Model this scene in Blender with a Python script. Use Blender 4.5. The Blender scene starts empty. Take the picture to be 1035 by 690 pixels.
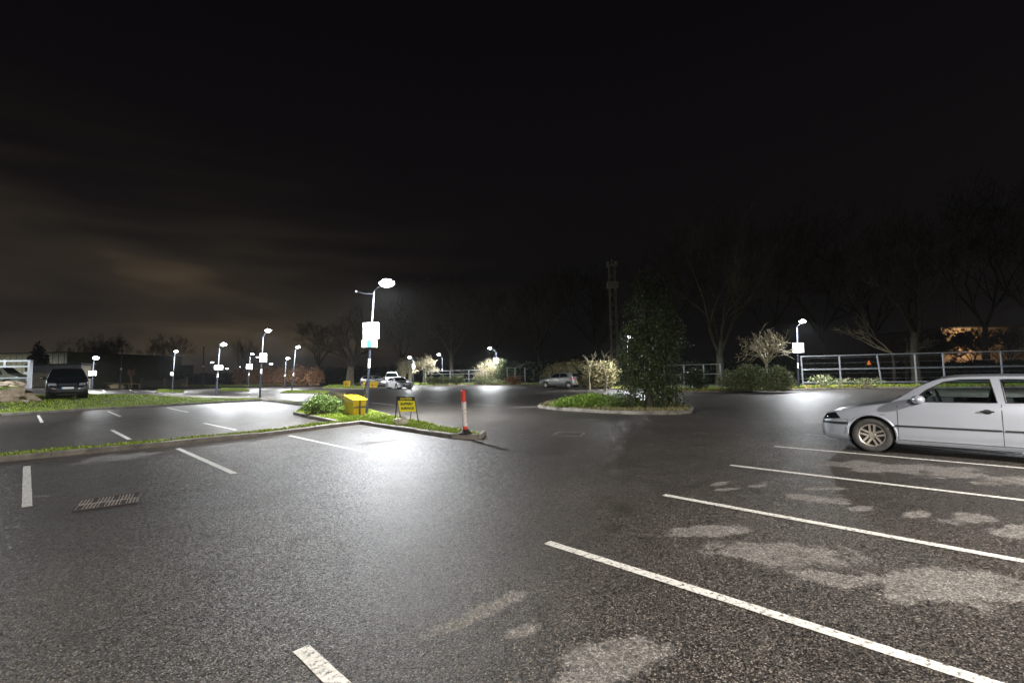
import bpy, bmesh, math, random
from mathutils import Vector, Matrix, geometry, noise

sc = bpy.context.scene
COL = sc.collection
R = math.radians
PI = math.pi

# ------------------------------------------------------------------ camera
FPX, CX, CY, H = 475.0, 517.5, 345.0, 1.65
PITCH = math.atan(30.5 / FPX)
ROLL = 0.0195
F = Vector((0, math.cos(PITCH), math.sin(PITCH)))
U0 = Vector((0, -math.sin(PITCH), math.cos(PITCH)))
R0 = Vector((1, 0, 0))
UP = U0 * math.cos(ROLL) + R0 * math.sin(ROLL)
RT = R0 * math.cos(ROLL) - U0 * math.sin(ROLL)
CAM = Vector((0, 0, H))


def sstep(x, a, b):
    t = max(0.0, min(1.0, (x - a) / (b - a)))
    return t * t * (3 - 2 * t)


def G(x, y):
    """height of the ground: level, with a bank up to the left-hand yard"""
    dx, dy = x + 25.0, y - 22.9
    n = -0.713 * dx + 0.701 * dy
    t = 0.68 * dx + 0.735 * dy
    return 0.64 * sstep(n, 0.6, 6.0) * (1 - sstep(t, 5, 16)) + 0.5 * sstep(n, 8, 15) * (1 - sstep(t, 0, 9))


def ray(u, v):
    return RT * (u - CX) + UP * (CY - v) + F * FPX


def P(u, v, z=0.0):
    """point of the ground seen at (u, v) of the photograph, z above the ground"""
    d = ray(u, v)
    zz = 0.0
    for _ in range(25):
        k = (H - zz - z) / -d.z
        zz = 0.5 * zz + 0.5 * G(d.x * k, d.y * k)
    return Vector((d.x * k, d.y * k, zz + z))


def T(u, v, Y):
    d = ray(u, v)
    return CAM + d * (Y / d.y)


cam_d = bpy.data.cameras.new('camera')
cam = bpy.data.objects.new('camera', cam_d)
COL.objects.link(cam)
m = Matrix((RT, UP, -F)).transposed().to_4x4()
m.translation = CAM
cam.matrix_world = m
cam_d.sensor_width = 36
cam_d.lens = 36 * FPX / 1035
cam_d.clip_start = 0.05
cam_d.clip_end = 3000
sc.camera = cam

# ------------------------------------------------------------------ materials
def new_mat(name):
    m = bpy.data.materials.new(name)
    m.use_nodes = True
    nt = m.node_tree
    return m, nt, nt.nodes['Principled BSDF']


def NN(nt, t, **kw):
    n = nt.nodes.new(t)
    for k, v in kw.items():
        if k in n.inputs.keys():
            n.inputs[k].default_value = v
        else:
            setattr(n, k, v)
    return n


def world_pos(nt):
    return NN(nt, 'ShaderNodeNewGeometry').outputs['Position']


def obj_pos(nt):
    return NN(nt, 'ShaderNodeTexCoord').outputs['Object']


def ramp(nt, src, stops):
    n = nt.nodes.new('ShaderNodeValToRGB')
    el = n.color_ramp.elements
    while len(el) < len(stops):
        el.new(0.5)
    for e, (p, c) in zip(el, stops):
        e.position = p
        e.color = (*c, 1) if len(c) == 3 else c
    nt.links.new(src, n.inputs[0])
    return n.outputs[0]


def simple(name, col, rough=0.6, metal=0.0, var=0.25, scale=6, bump=0.0, coat=0.0, spec=0.5, dirt=None):
    m, nt, b = new_mat(name)
    tex = NN(nt, 'ShaderNodeTexNoise', Scale=scale, Detail=6.0, Roughness=0.6)
    nt.links.new(obj_pos(nt), tex.inputs['Vector'])
    lo = tuple(c * (1 - var) for c in col)
    hi = tuple(min(1, c * (1 + var)) for c in col)
    if dirt:
        lo = dirt
    c = ramp(nt, tex.outputs['Fac'], [(0.3, lo), (0.62 if not dirt else 0.5, hi)])
    nt.links.new(c, b.inputs['Base Color'])
    b.inputs['Roughness'].default_value = rough
    b.inputs['Metallic'].default_value = metal
    b.inputs['Coat Weight'].default_value = coat
    b.inputs['Coat Roughness'].default_value = 0.05
    b.inputs['Specular IOR Level'].default_value = spec
    if bump:
        t2 = NN(nt, 'ShaderNodeTexNoise', Scale=scale * 6, Detail=5.0)
        nt.links.new(obj_pos(nt), t2.inputs['Vector'])
        bp = NN(nt, 'ShaderNodeBump', Strength=bump, Distance=0.01)
        nt.links.new(t2.outputs['Fac'], bp.inputs['Height'])
        nt.links.new(bp.outputs[0], b.inputs['Normal'])
    return m


def leafmat(name, cols, rough=0.5, trans=0.15):
    m, nt, b = new_mat(name)
    geo = NN(nt, 'ShaderNodeNewGeometry')
    c = ramp(nt, geo.outputs['Random Per Island'], [(i / max(1, len(cols) - 1), k) for i, k in enumerate(cols)])
    nt.links.new(c, b.inputs['Base Color'])
    b.inputs['Roughness'].default_value = rough
    b.inputs['Specular IOR Level'].default_value = 0.3
    return m


def emis(name, col, s):
    m, nt, b = new_mat(name)
    b.inputs['Base Color'].default_value = (0.8, 0.8, 0.8, 1)
    b.inputs['Emission Color'].default_value = (*col, 1)
    b.inputs['Emission Strength'].default_value = s
    return m


def glassmat(name, tint, alpha_mix):
    m = bpy.data.materials.new(name)
    m.use_nodes = True
    nt = m.node_tree
    out = nt.nodes['Material Output']
    nt.nodes.remove(nt.nodes['Principled BSDF'])
    tr = NN(nt, 'ShaderNodeBsdfTransparent')
    tr.inputs['Color'].default_value = (*tint, 1)
    gl = NN(nt, 'ShaderNodeBsdfGlossy', Roughness=0.02)
    fr = NN(nt, 'ShaderNodeFresnel', IOR=1.5)
    mx = NN(nt, 'ShaderNodeMixShader')
    nt.links.new(fr.outputs[0], mx.inputs[0])
    nt.links.new(tr.outputs[0], mx.inputs[1])
    nt.links.new(gl.outputs[0], mx.inputs[2])
    nt.links.new(mx.outputs[0], out.inputs['Surface'])
    return m


# dry patches on the wet tarmac: (u1,v1) to (u2,v2) long axis in the photo, width ratio
DRY = [((716, 491), (738, 486), .28), ((718, 496), (748, 493), .3), ((757, 492), (778, 489), .3),
       ((790, 500), (868, 508), .5), ((812, 494), (850, 493), .4), ((858, 515), (885, 511), .4), ((905, 523), (938, 517), .35),
       ((960, 528), (1006, 521), .5), ((1010, 541), (1060, 534), .6),
       ((822, 470), (848, 466), .4), ((842, 472), (888, 466), .4), ((868, 476), (945, 470), .5), ((930, 481), (992, 474), .6),
       ((985, 487), (1060, 484), .5),
       ((662, 541), (760, 534), .30), ((700, 553), (905, 566), .34), ((790, 577), (895, 592), .45), ((880, 600), (1030, 585), .5),
       ((560, 668), (684, 652), .38), ((550, 700), (640, 668), .4), ((440, 640), (528, 600), .22), ((510, 645), (545, 630), .3),
       ((76, 466), (156, 459), .9), ((215, 484), (250, 470), .2), ((358, 450), (400, 444), .45),
       ((500, 412), (575, 410), .2), ((0, 504), (60, 500), .2)]


def tarmac_material():
    m, nt, b = new_mat('wet_tarmac')
    pos = world_pos(nt)
    L = nt.links.new

    def math_(op, a, b_=None, c=None, clamp=False):
        n = nt.nodes.new('ShaderNodeMath')
        n.operation = op
        n.use_clamp = clamp
        for i, q in enumerate((a, b_, c)):
            if q is None:
                continue
            if isinstance(q, (int, float)):
                n.inputs[i].default_value = q
            else:
                L(q, n.inputs[i])
        return n.outputs[0]
    best = None
    for (p1, p2, wr) in DRY:
        a, c = P(*p1), P(*p2)
        mid = (a + c) / 2
        ax = (c - a)
        ax.z = 0
        la = ax.length / 2
        lb = la * wr
        ax.normalize()
        mp = NN(nt, 'ShaderNodeMapping', vector_type='TEXTURE')
        mp.inputs['Location'].default_value = (mid.x, mid.y, 0)
        mp.inputs['Rotation'].default_value = (0, 0, math.atan2(ax.y, ax.x))
        mp.inputs['Scale'].default_value = (la, max(lb, 0.07), 1000)
        L(pos, mp.inputs['Vector'])
        ln = NN(nt, 'ShaderNodeVectorMath', operation='LENGTH')
        L(mp.outputs[0], ln.inputs[0])
        best = ln.outputs['Value'] if best is None else math_('MINIMUM', best, ln.outputs['Value'])
    n1 = NN(nt, 'ShaderNodeTexNoise', Scale=2.3, Detail=8.0, Roughness=0.62)
    L(pos, n1.inputs['Vector'])
    n1b = NN(nt, 'ShaderNodeTexNoise', Scale=22.0, Detail=5.0, Roughness=0.7)
    L(pos, n1b.inputs['Vector'])
    edge = math_('ADD', best, math_('MULTIPLY', math_('SUBTRACT', n1.outputs['Fac'], 0.5), 3.0))
    edge = math_('ADD', edge, math_('MULTIPLY', math_('SUBTRACT', n1b.outputs['Fac'], 0.5), 0.9))
    dry = NN(nt, 'ShaderNodeMapRange', interpolation_type='SMOOTHSTEP')
    dry.inputs['From Min'].default_value = 1.08
    dry.inputs['From Max'].default_value = 0.72
    L(edge, dry.inputs['Value'])
    dry = dry.outputs[0]
    # slow variation of wetness
    n2 = NN(nt, 'ShaderNodeTexNoise', Scale=0.22, Detail=5.0, Roughness=0.55)
    L(pos, n2.inputs['Vector'])
    n3 = NN(nt, 'ShaderNodeTexNoise', Scale=1.3, Detail=6.0, Roughness=0.65)
    L(pos, n3.inputs['Vector'])
    # aggregate
    v = NN(nt, 'ShaderNodeTexVoronoi', Scale=100.0)
    L(pos, v.inputs['Vector'])
    sep = NN(nt, 'ShaderNodeSeparateColor')
    L(v.outputs['Color'], sep.inputs[0])
    n4 = NN(nt, 'ShaderNodeTexNoise', Scale=60.0, Detail=3.0)
    L(pos, n4.inputs['Vector'])
    stone = ramp(nt, sep.outputs[0], [(0.0, (.062, .055, .050)), (0.45, (.112, .100, .090)), (0.8, (.175, .157, .141)), (1.0, (.34, .31, .28))])
    gap = ramp(nt, v.outputs['Distance'], [(0.25, (1, 1, 1)), (0.7, (.12, .12, .12))])
    mul = NN(nt, 'ShaderNodeMix', data_type='RGBA', blend_type='MULTIPLY')
    mul.inputs[0].default_value = 1
    L(stone, mul.inputs[6])
    L(gap, mul.inputs[7])
    big = ramp(nt, n2.outputs['Fac'], [(0.32, (.70, .69, .68)), (0.68, (1.2, 1.16, 1.12))])
    mul2 = NN(nt, 'ShaderNodeMix', data_type='RGBA', blend_type='MULTIPLY')
    mul2.inputs[0].default_value = 1
    L(mul.outputs[2], mul2.inputs[6])
    L(big, mul2.inputs[7])
    drycol = NN(nt, 'ShaderNodeMix', data_type='RGBA', blend_type='ADD')
    L(math_('MULTIPLY', dry, 0.85), drycol.inputs[0])
    L(mul2.outputs[2], drycol.inputs[6])
    drycol.inputs[7].default_value = (.13, .124, .117, 1)
    # oil and tyre stains, and hair cracks
    v3 = NN(nt, 'ShaderNodeTexVoronoi', Scale=60.0)
    L(pos, v3.inputs['Vector'])
    s3 = NN(nt, 'ShaderNodeSeparateColor')
    L(v3.outputs['Color'], s3.inputs[0])
    cl3 = ramp(nt, s3.outputs[2], [(0.0, (.62, .62, .62)), (1.0, (1.38, 1.38, 1.38))])
    st = ramp(nt, n3.outputs['Fac'], [(0.30, (.62, .60, .58)), (0.45, (1, 1, 1)), (0.62, (1, 1, 1)), (0.75, (1.25, 1.22, 1.18))])
    vc = NN(nt, 'ShaderNodeTexVoronoi', feature='DISTANCE_TO_EDGE', Scale=0.33)
    wp = NN(nt, 'ShaderNodeVectorMath', operation='MULTIPLY_ADD')
    L(n3.outputs['Color'], wp.inputs[0])
    wp.inputs[1].default_value = (1.1, 1.1, 0)
    L(pos, wp.inputs[2])
    L(wp.outputs[0], vc.inputs['Vector'])
    ck = ramp(nt, vc.outputs['Distance'], [(0.0, (.45, .43, .42)), (0.006, (1, 1, 1))])
    q1 = NN(nt, 'ShaderNodeMix', data_type='RGBA', blend_type='MULTIPLY')
    q1.inputs[0].default_value = 1
    q0 = NN(nt, 'ShaderNodeMix', data_type='RGBA', blend_type='MULTIPLY')
    q0.inputs[0].default_value = 1
    L(drycol.outputs[2], q0.inputs[6])
    L(cl3, q0.inputs[7])
    L(q0.outputs[2], q1.inputs[6])
    L(st, q1.inputs[7])
    q2 = NN(nt, 'ShaderNodeMix', data_type='RGBA', blend_type='MULTIPLY')
    q2.inputs[0].default_value = .6
    L(q1.outputs[2], q2.inputs[6])
    L(ck, q2.inputs[7])
    L(q2.outputs[2], b.inputs['Base Color'])
    rg = math_('ADD', math_('MULTIPLY', n3.outputs['Fac'], 0.26), 0.24)
    rg = math_('ADD', rg, math_('MULTIPLY', sep.outputs[1], 0.14))
    rg = math_('ADD', rg, math_('MULTIPLY', dry, 0.35), clamp=True)
    L(rg, b.inputs['Roughness'])
    b.inputs['Specular IOR Level'].default_value = 0.36
    hgt = math_('ADD', math_('MULTIPLY', v.outputs['Distance'], -1.0), math_('MULTIPLY', n4.outputs['Fac'], 0.6))
    bp = NN(nt, 'ShaderNodeBump', Strength=0.45, Distance=0.008)
    L(hgt, bp.inputs['Height'])
    # every stone is a facet of its own
    fs = NN(nt, 'ShaderNodeVectorMath', operation='SUBTRACT')
    L(v.outputs['Color'], fs.inputs[0])
    fs.inputs[1].default_value = (.5, .5, .5)
    fm = NN(nt, 'ShaderNodeVectorMath', operation='MULTIPLY')
    L(fs.outputs[0], fm.inputs[0])
    fm.inputs[1].default_value = (.46, .46, 0)
    v2 = NN(nt, 'ShaderNodeTexVoronoi', Scale=60.0)
    L(pos, v2.inputs['Vector'])
    f2 = NN(nt, 'ShaderNodeVectorMath', operation='SUBTRACT')
    L(v2.outputs['Color'], f2.inputs[0])
    f2.inputs[1].default_value = (.5, .5, .5)
    f3 = NN(nt, 'ShaderNodeVectorMath', operation='MULTIPLY_ADD')
    L(f2.outputs[0], f3.inputs[0])
    f3.inputs[1].default_value = (.30, .30, 0)
    L(fm.outputs[0], f3.inputs[2])
    fa = NN(nt, 'ShaderNodeVectorMath', operation='ADD')
    L(f3.outputs[0], fa.inputs[0])
    L(bp.outputs[0], fa.inputs[1])
    fn = NN(nt, 'ShaderNodeVectorMath', operation='NORMALIZE')
    L(fa.outputs[0], fn.inputs[0])
    L(fn.outputs[0], b.inputs['Normal'])
    return m


def paintline_material():
    m, nt, b = new_mat('worn_white_paint')
    pos = world_pos(nt)
    L = nt.links.new
    n = NN(nt, 'ShaderNodeTexNoise', Scale=28.0, Detail=8.0, Roughness=0.75)
    L(pos, n.inputs['Vector'])
    v = NN(nt, 'ShaderNodeTexVoronoi', feature='DISTANCE_TO_EDGE', Scale=9.0)
    L(pos, v.inputs['Vector'])
    crack = ramp(nt, v.outputs['Distance'], [(0.0, (.25, .24, .22)), (0.02, (1, 1, 1))])
    c = ramp(nt, n.outputs['Fac'], [(0.39, (.10, .095, .085)), (0.43, (.50, .48, .44)), (0.5, (.74, .72, .67)), (0.75, (.86, .84, .79))])
    n2 = NN(nt, 'ShaderNodeTexNoise', Scale=0.8, Detail=2.0)
    L(pos, n2.inputs['Vector'])
    f = ramp(nt, n2.outputs['Fac'], [(0.45, (0, 0, 0)), (0.6, (1, 1, 1))])
    mx = NN(nt, 'ShaderNodeMix', data_type='RGBA', blend_type='MULTIPLY')
    L(f, mx.inputs[0])
    L(c, mx.inputs[6])
    L(crack, mx.inputs[7])
    L(mx.outputs[2], b.inputs['Base Color'])
    b.inputs['Roughness'].default_value = 0.6
    return m


M = {}
M['tarmac'] = tarmac_material()
M['paintline'] = paintline_material()
M['kerb'] = simple('kerb_concrete', (.19, .17, .145), .75, var=.45, scale=3, bump=.5)
M['soil'] = simple('verge_soil', (.06, .075, .025), .95, var=.5, scale=1.2, bump=.8)
M['field'] = simple('field', (.03, .035, .018), .95, var=.5, scale=.4, bump=.5)
M['grass'] = leafmat('grass_blades', [(.11, .17, .015), (.20, .30, .025), (.28, .38, .04), (.38, .38, .10)], .55)
M['dry_grass'] = leafmat('dry_grass', [(.10, .10, .03), (.20, .18, .08), (.28, .24, .12)], .7)
M['holly'] = leafmat('holly_leaf', [(.018, .030, .010), (.035, .055, .018), (.06, .085, .03), (.10, .12, .05)], .35)
M['bushleaf'] = leafmat('bush_leaf', [(.04, .08, .012), (.09, .16, .025), (.15, .24, .05), (.22, .25, .09)], .5)
M['juniper'] = leafmat('juniper_leaf', [(.09, .16, .02), (.18, .29, .035), (.28, .40, .07)], .5)
M['olive'] = leafmat('olive_leaf', [(.07, .10, .035), (.14, .18, .07), (.22, .26, .11), (.32, .31, .17)], .6)
M['ivy'] = leafmat('ivy_leaf', [(.02, .035, .012), (.04, .06, .02), (.07, .09, .035)], .45)
M['straw'] = leafmat('straw_leaf', [(.14, .12, .055), (.24, .20, .10), (.34, .29, .16), (.13, .16, .05)], .7)
M['russet'] = leafmat('russet_leaf', [(.16, .07, .03), (.30, .14, .06), (.42, .22, .11), (.5, .32, .2)], .7)
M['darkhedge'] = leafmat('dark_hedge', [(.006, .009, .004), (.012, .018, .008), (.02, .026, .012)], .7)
M['bark'] = simple('bark', (.10, .085, .06), .9, var=.4, scale=3, bump=.6)
M['bark_dark'] = simple('dark_bark', (.055, .048, .036), .9, var=.4, scale=3, bump=.4)
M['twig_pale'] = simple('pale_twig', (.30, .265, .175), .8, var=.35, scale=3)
M['twig_russet'] = simple('russet_twig', (.28, .15, .08), .8, var=.35, scale=3)
M['steel'] = simple('galvanised_steel', (.27, .285, .31), .5, metal=.5, var=.2, scale=9)
M['pole'] = simple('grey_pole_paint', (.055, .062, .078), .6, metal=.1, var=.15, scale=5)
M['black_paint'] = simple('navy_black_paint', (.018, .022, .032), .4, var=.3, scale=5)
M['lamp_case'] = simple('lamp_housing', (.06, .06, .065), .5, var=.1)
M['sign_white'] = simple('white_sign', (.80, .80, .80), .45, var=.04, scale=3)
M['sign_back'] = simple('grey_sign_edge', (.35, .34, .31), .5, var=.1)
M['sign_blue'] = simple('blue_sign', (.03, .30, .62), .4, var=.05)
M['yellow'] = simple('yellow_plastic', (.80, .50, .012), .4, var=.08, scale=4)
M['sign_yellow'] = simple('yellow_sign', (.90, .80, .02), .45, var=.06, scale=4)
M['black'] = simple('black_print', (.012, .012, .012), .6, var=.1)
M['rust'] = simple('dark_frame', (.03, .022, .022), .6, var=.4, scale=20)
M['red'] = simple('red_band', (.62, .035, .015), .4, var=.1, scale=9)
M['bollard_white'] = simple('dirty_white_band', (.55, .50, .50), .5, var=.3, scale=22, dirt=(.26, .22, .20))
M['rubber'] = simple('rubber', (.018, .018, .018), .75, var=.3, scale=12)
M['tyre'] = simple('tyre_rubber', (.045, .043, .042), .7, var=.3, scale=12)
M['alloy'] = simple('alloy', (.55, .50, .44), .35, metal=.7, var=.2, scale=10)
M['trim'] = simple('black_trim', (.015, .015, .016), .5, var=.1)
M['chrome'] = simple('chrome', (.7, .7, .7), .12, metal=1.0, var=.02)
M['silver'] = simple('silver_car_paint', (.50, .53, .60), .28, metal=.45, var=.03, scale=2, coat=.6)
M['silver2'] = simple('pale_silver_car_paint', (.24, .24, .235), .3, metal=.4, var=.03, scale=2, coat=.6)
M['carblack'] = simple('black_car_paint', (.006, .007, .012), .2, var=.1, coat=1.0)
M['carwhite'] = simple('white_car_paint', (.78, .79, .80), .3, var=.02, coat=.6)
M['bonnetblack'] = simple('black_bonnet_paint', (.03, .03, .033), .45, var=.15)
M['vangreen'] = simple('olive_van_paint', (.11, .125, .085), .5, var=.15, scale=1.5)
M['darkglass'] = simple('dark_car_glass', (.006, .009, .009), .05, var=.1, coat=.5)
M['clearglass'] = glassmat('clear_glass', (.72, .80, .78), 0)
M['cloth'] = simple('seat_cloth', (.03, .03, .033), .9, var=.3, scale=20)
M['lightglass'] = simple('headlight_glass', (.55, .57, .60), .08, metal=.6, var=.3, scale=20, coat=1)
M['redlens'] = simple('red_lens', (.5, .02, .02), .12, var=.15, coat=.6)
M['orange'] = simple('orange_plastic', (.8, .2, .02), .5, var=.1)
M['plate_white'] = simple('white_plate', (.8, .8, .8), .4, var=.03)
M['plate_yellow'] = simple('yellow_plate', (.8, .6, .05), .4, var=.03)
M['rock'] = simple('sandstone', (.30, .235, .165), .9, var=.4, scale=5, bump=.8)
M['bag'] = simple('sandbag_cloth', (.78, .70, .58), .85, var=.35, scale=14, bump=.5)
M['wood'] = simple('weathered_wood', (.20, .165, .11), .85, var=.35, scale=8, bump=.4)
M['wood_pale'] = simple('pale_wood', (.42, .34, .19), .85, var=.3, scale=8, bump=.4)
M['grate'] = simple('iron_grate', (.25, .21, .18), .6, metal=.2, var=.35, scale=25)
M['pit'] = simple('dark_pit', (.01, .01, .01), .9)
M['cladding'] = simple('green_cladding', (.12, .115, .06), .6, var=.15, scale=.8)
M['roofedge'] = simple('grey_roof_sheet', (.20, .21, .22), .5, var=.15, scale=1)
M['render'] = simple('cream_wall', (.40, .35, .26), .85, var=.15, scale=1, bump=.2)
M['brick'] = simple('brown_wall', (.17, .13, .09), .85, var=.25, scale=2)
M['roofdark'] = simple('dark_roof', (.03, .03, .032), .7, var=.2)
M['cone'] = simple('fence_mesh', (.05, .05, .05), .5, metal=.4)
M['led'] = emis('led_lens', (.90, .95, 1.0), 45)
M['led_far'] = emis('far_led_lens', (.86, .93, 1.0), 14)
M['warm'] = emis('warm_bulb', (1.0, .62, .30), 60)
M['amber'] = emis('amber_bulb', (1.0, .40, .12), 3)
M['window_blue'] = emis('lit_window', (.25, .45, .6), .10)

# ------------------------------------------------------------------ mesh builder
class MB:
    def __init__(s):
        s.v, s.f = [], []

    def add(s, vs, fs):
        o = len(s.v)
        s.v += [tuple(q) for q in vs]
        s.f += [tuple(i + o for i in q) for q in fs]
        return s

    def box(s, c, d, rz=0, mat=None):
        hx, hy, hz = d[0] / 2, d[1] / 2, d[2] / 2
        vs = []
        for z in (-hz, hz):
            for x, y in ((-hx, -hy), (hx, -hy), (hx, hy), (-hx, hy)):
                p = Vector((x, y, z))
                if mat is not None:
                    p = mat @ p
                elif rz:
                    p = Matrix.Rotation(rz, 3, 'Z') @ p
                vs.append(p + Vector(c))
        return s.add(vs, [(0, 3, 2, 1), (4, 5, 6, 7), (0, 1, 5, 4), (1, 2, 6, 5), (2, 3, 7, 6), (3, 0, 4, 7)])

    def bar(s, a, b, w, h=None):
        """box beam from a to b, w across and h high"""
        a, b = Vector(a), Vector(b)
        h = h or w
        d = (b - a)
        L = d.length
        d.normalize()
        up = Vector((0, 0, 1)) if abs(d.z) < .95 else Vector((0, 1, 0))
        x = d.cross(up).normalized()
        z = x.cross(d).normalized()
        mt = Matrix((x, d, z)).transposed()
        return s.box((a + b) / 2, (w, L, h), mat=mt)

    def tube(s, path, rad, n=6, cap=True):
        path = [Vector(p) for p in path]
        if not isinstance(rad, (list, tuple)):
            rad = [rad] * len(path)
        o = len(s.v)
        for i, p in enumerate(path):
            d = path[min(i + 1, len(path) - 1)] - path[max(i - 1, 0)]
            if d.length < 1e-9:
                d = Vector((0, 0, 1))
            d.normalize()
            up = Vector((0, 0, 1)) if abs(d.z) < .9 else Vector((1, 0, 0))
            x = d.cross(up).normalized()
            y = d.cross(x)
            for k in range(n):
                a = 2 * PI * k / n
                s.v.append(tuple(p + (x * math.cos(a) + y * math.sin(a)) * rad[i]))
        for i in range(len(path) - 1):
            for k in range(n):
                a = o + i * n + k
                b = o + i * n + (k + 1) % n
                s.f.append((a, b, b + n, a + n))
        if cap:
            s.f.append(tuple(o + k for k in reversed(range(n))))
            s.f.append(tuple(o + (len(path) - 1) * n + k for k in range(n)))
        return s

    def lathe(s, prof, c=(0, 0, 0), n=24, axis='Z', mat=None):
        o = len(s.v)
        c = Vector(c)
        for (r, h) in prof:
            for k in range(n):
                a = 2 * PI * k / n
                if axis == 'Z':
                    p = Vector((r * math.cos(a), r * math.sin(a), h))
                else:
                    p = Vector((r * math.cos(a), h, r * math.sin(a)))
                if mat is not None:
                    p = mat @ p
                s.v.append(tuple(p + c))
        for i in range(len(prof) - 1):
            for k in range(n):
                a = o + i * n + k
                b = o + i * n + (k + 1) % n
                s.f.append((a, b, b + n, a + n))
        return s

    def ell(s, c, r, n=12, mat=None, wob=0, seed=0):
        prof = []
        o = len(s.v)
        k = n // 2
        c = Vector(c)
        rings = []
        for i in range(1, k):
            th = PI * i / k
            for j in range(n):
                a = 2 * PI * j / n
                p = Vector((math.sin(th) * math.cos(a), math.sin(th) * math.sin(a), math.cos(th)))
                q = 1 + wob * (noise.noise(p * 1.7 + Vector((seed * 7.3, seed, 0)))) if wob else 1
                p = Vector((p.x * r[0], p.y * r[1], p.z * r[2])) * q
                if mat is not None:
                    p = mat @ p
                s.v.append(tuple(p + c))
        top = Vector((0, 0, r[2]))
        bot = Vector((0, 0, -r[2]))
        if mat is not None:
            top, bot = mat @ top, mat @ bot
        s.v.append(tuple(top + c))
        s.v.append(tuple(bot + c))
        it, ib = len(s.v) - 2, len(s.v) - 1
        for i in range(k - 2):
            for j in range(n):
                a = o + i * n + j
                b = o + i * n + (j + 1) % n
                s.f.append((a, a + n, b + n, b))
        for j in range(n):
            s.f.append((it, o + j, o + (j + 1) % n))
            q = o + (k - 2) * n
            s.f.append((ib, q + (j + 1) % n, q + j))
        return s

    def build(s, name, mat, parent=None, smooth=False, ang=40, loc=None, bevel=0):
        me = bpy.data.meshes.new(name)
        me.from_pydata(s.v, [], s.f)
        me.validate()
        if smooth:
            smooth_mesh(me, ang)
        me.materials.append(mat)
        o = bpy.data.objects.new(name, me)
        COL.objects.link(o)
        if parent is not None:
            o.parent = parent
        if loc is not None:
            o.location = loc
        if bevel:
            b = o.modifiers.new('bevel', 'BEVEL')
            b.width = bevel
            b.segments = 2
            b.limit_method = 'ANGLE'
        return o


def smooth_mesh(me, ang=40):
    bm = bmesh.new()
    bm.from_mesh(me)
    bmesh.ops.recalc_face_normals(bm, faces=bm.faces)
    for f in bm.faces:
        f.smooth = True
    lim = R(ang)
    for e in bm.edges:
        if len(e.link_faces) == 2 and e.calc_face_angle(0) > lim:
            e.smooth = False
    bm.to_mesh(me)
    bm.free()


def tag(o, label=None, cat=None, group=None, kind=None):
    if label:
        o['label'] = label
    if cat:
        o['category'] = cat
    if group:
        o['group'] = group
    if kind:
        o['kind'] = kind
    return o


def empty(name, loc, rz=0, mat=None):
    o = bpy.data.objects.new(name, None)
    COL.objects.link(o)
    o.empty_display_size = .2
    if mat is not None:
        o.matrix_world = mat
    else:
        o.location = loc
        o.rotation_euler = (0, 0, rz)
    return o


def cdt(poly, step=None):
    """triangulate a 2D polygon with interior points"""
    pts = [Vector(p) for p in poly]
    n = len(pts)
    edges = [(i, (i + 1) % n) for i in range(n)]
    vs = list(pts)
    if step:
        # subdivide the outline too
        vs, k = [], 0
        for i in range(n):
            a, b = pts[i], pts[(i + 1) % n]
            q = max(1, int((b - a).length / step))
            for j in range(q):
                vs.append(a.lerp(b, j / q))
        m_ = len(vs)
        edges = [(i, (i + 1) % m_) for i in range(m_)]
        x0, x1 = min(p.x for p in vs), max(p.x for p in vs)
        y0, y1 = min(p.y for p in vs), max(p.y for p in vs)
        x = x0 + step / 2
        while x < x1:
            y = y0 + step / 2
            while y < y1:
                if inside((x, y), poly):
                    vs.append(Vector((x, y)))
                y += step
            x += step
    r = geometry.delaunay_2d_cdt(vs, edges, [], 1, 1e-5)
    return r[0], r[2]


def inside(p, poly):
    x, y = p
    c = False
    j = len(poly) - 1
    for i in range(len(poly)):
        xi, yi = poly[i][0], poly[i][1]
        xj, yj = poly[j][0], poly[j][1]
        if (yi > y) != (yj > y) and x < (xj - xi) * (y - yi) / (yj - yi) + xi:
            c = not c
        j = i
    return c


def struct(o):
    o['kind'] = 'structure'
    return o


# ------------------------------------------------------------------ ground
def sheet(name, xs, ys, zo, mat):
    b = MB()
    nx = len(xs)
    for y in ys:
        for x in xs:
            b.v.append((x, y, G(x, y) + zo))
    for j in range(len(ys) - 1):
        for i in range(nx - 1):
            a = j * nx + i
            b.f.append((a, a + 1, a + nx + 1, a + nx))
    return struct(b.build(name, mat, smooth=True, ang=80))


fine_x = [-1500, -700, -300, -200, -150, -110] + [-90 + i for i in range(0, 80)] + [-8, 0, 10, 20, 40, 60, 100, 200, 400, 900, 1500]
fine_y = [-300, -100, -40, -15, 0, 10, 15] + [18 + i for i in range(0, 60)] + [82, 90, 100, 130, 160, 250, 500, 900, 1600]
sheet('ground', fine_x, fine_y, -0.004, M['field'])
tx = [x for x in fine_x if -150 <= x <= 60]
ty = [y for y in fine_y if -40 <= y <= 130]
sheet('car_park', tx, ty, 0.0, M['tarmac'])


def area(name, pxpoly, zo, mat, step=1.0, world=None):
    pts = world or [P(u, v, zo) for u, v in pxpoly]
    poly = [(p[0], p[1]) for p in pts]
    vs, fs = cdt(poly, step)
    b = MB()
    b.add([(v.x, v.y, G(v.x, v.y) + zo) for v in vs], fs)
    o = b.build(name, mat, smooth=True, ang=80)
    # normals up
    me = o.data
    bm = bmesh.new()
    bm.from_mesh(me)
    for f in bm.faces:
        f.normal_update()
        if f.normal.z < 0:
            f.normal_flip()
    bm.to_mesh(me)
    bm.free()
    return struct(o), poly


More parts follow.
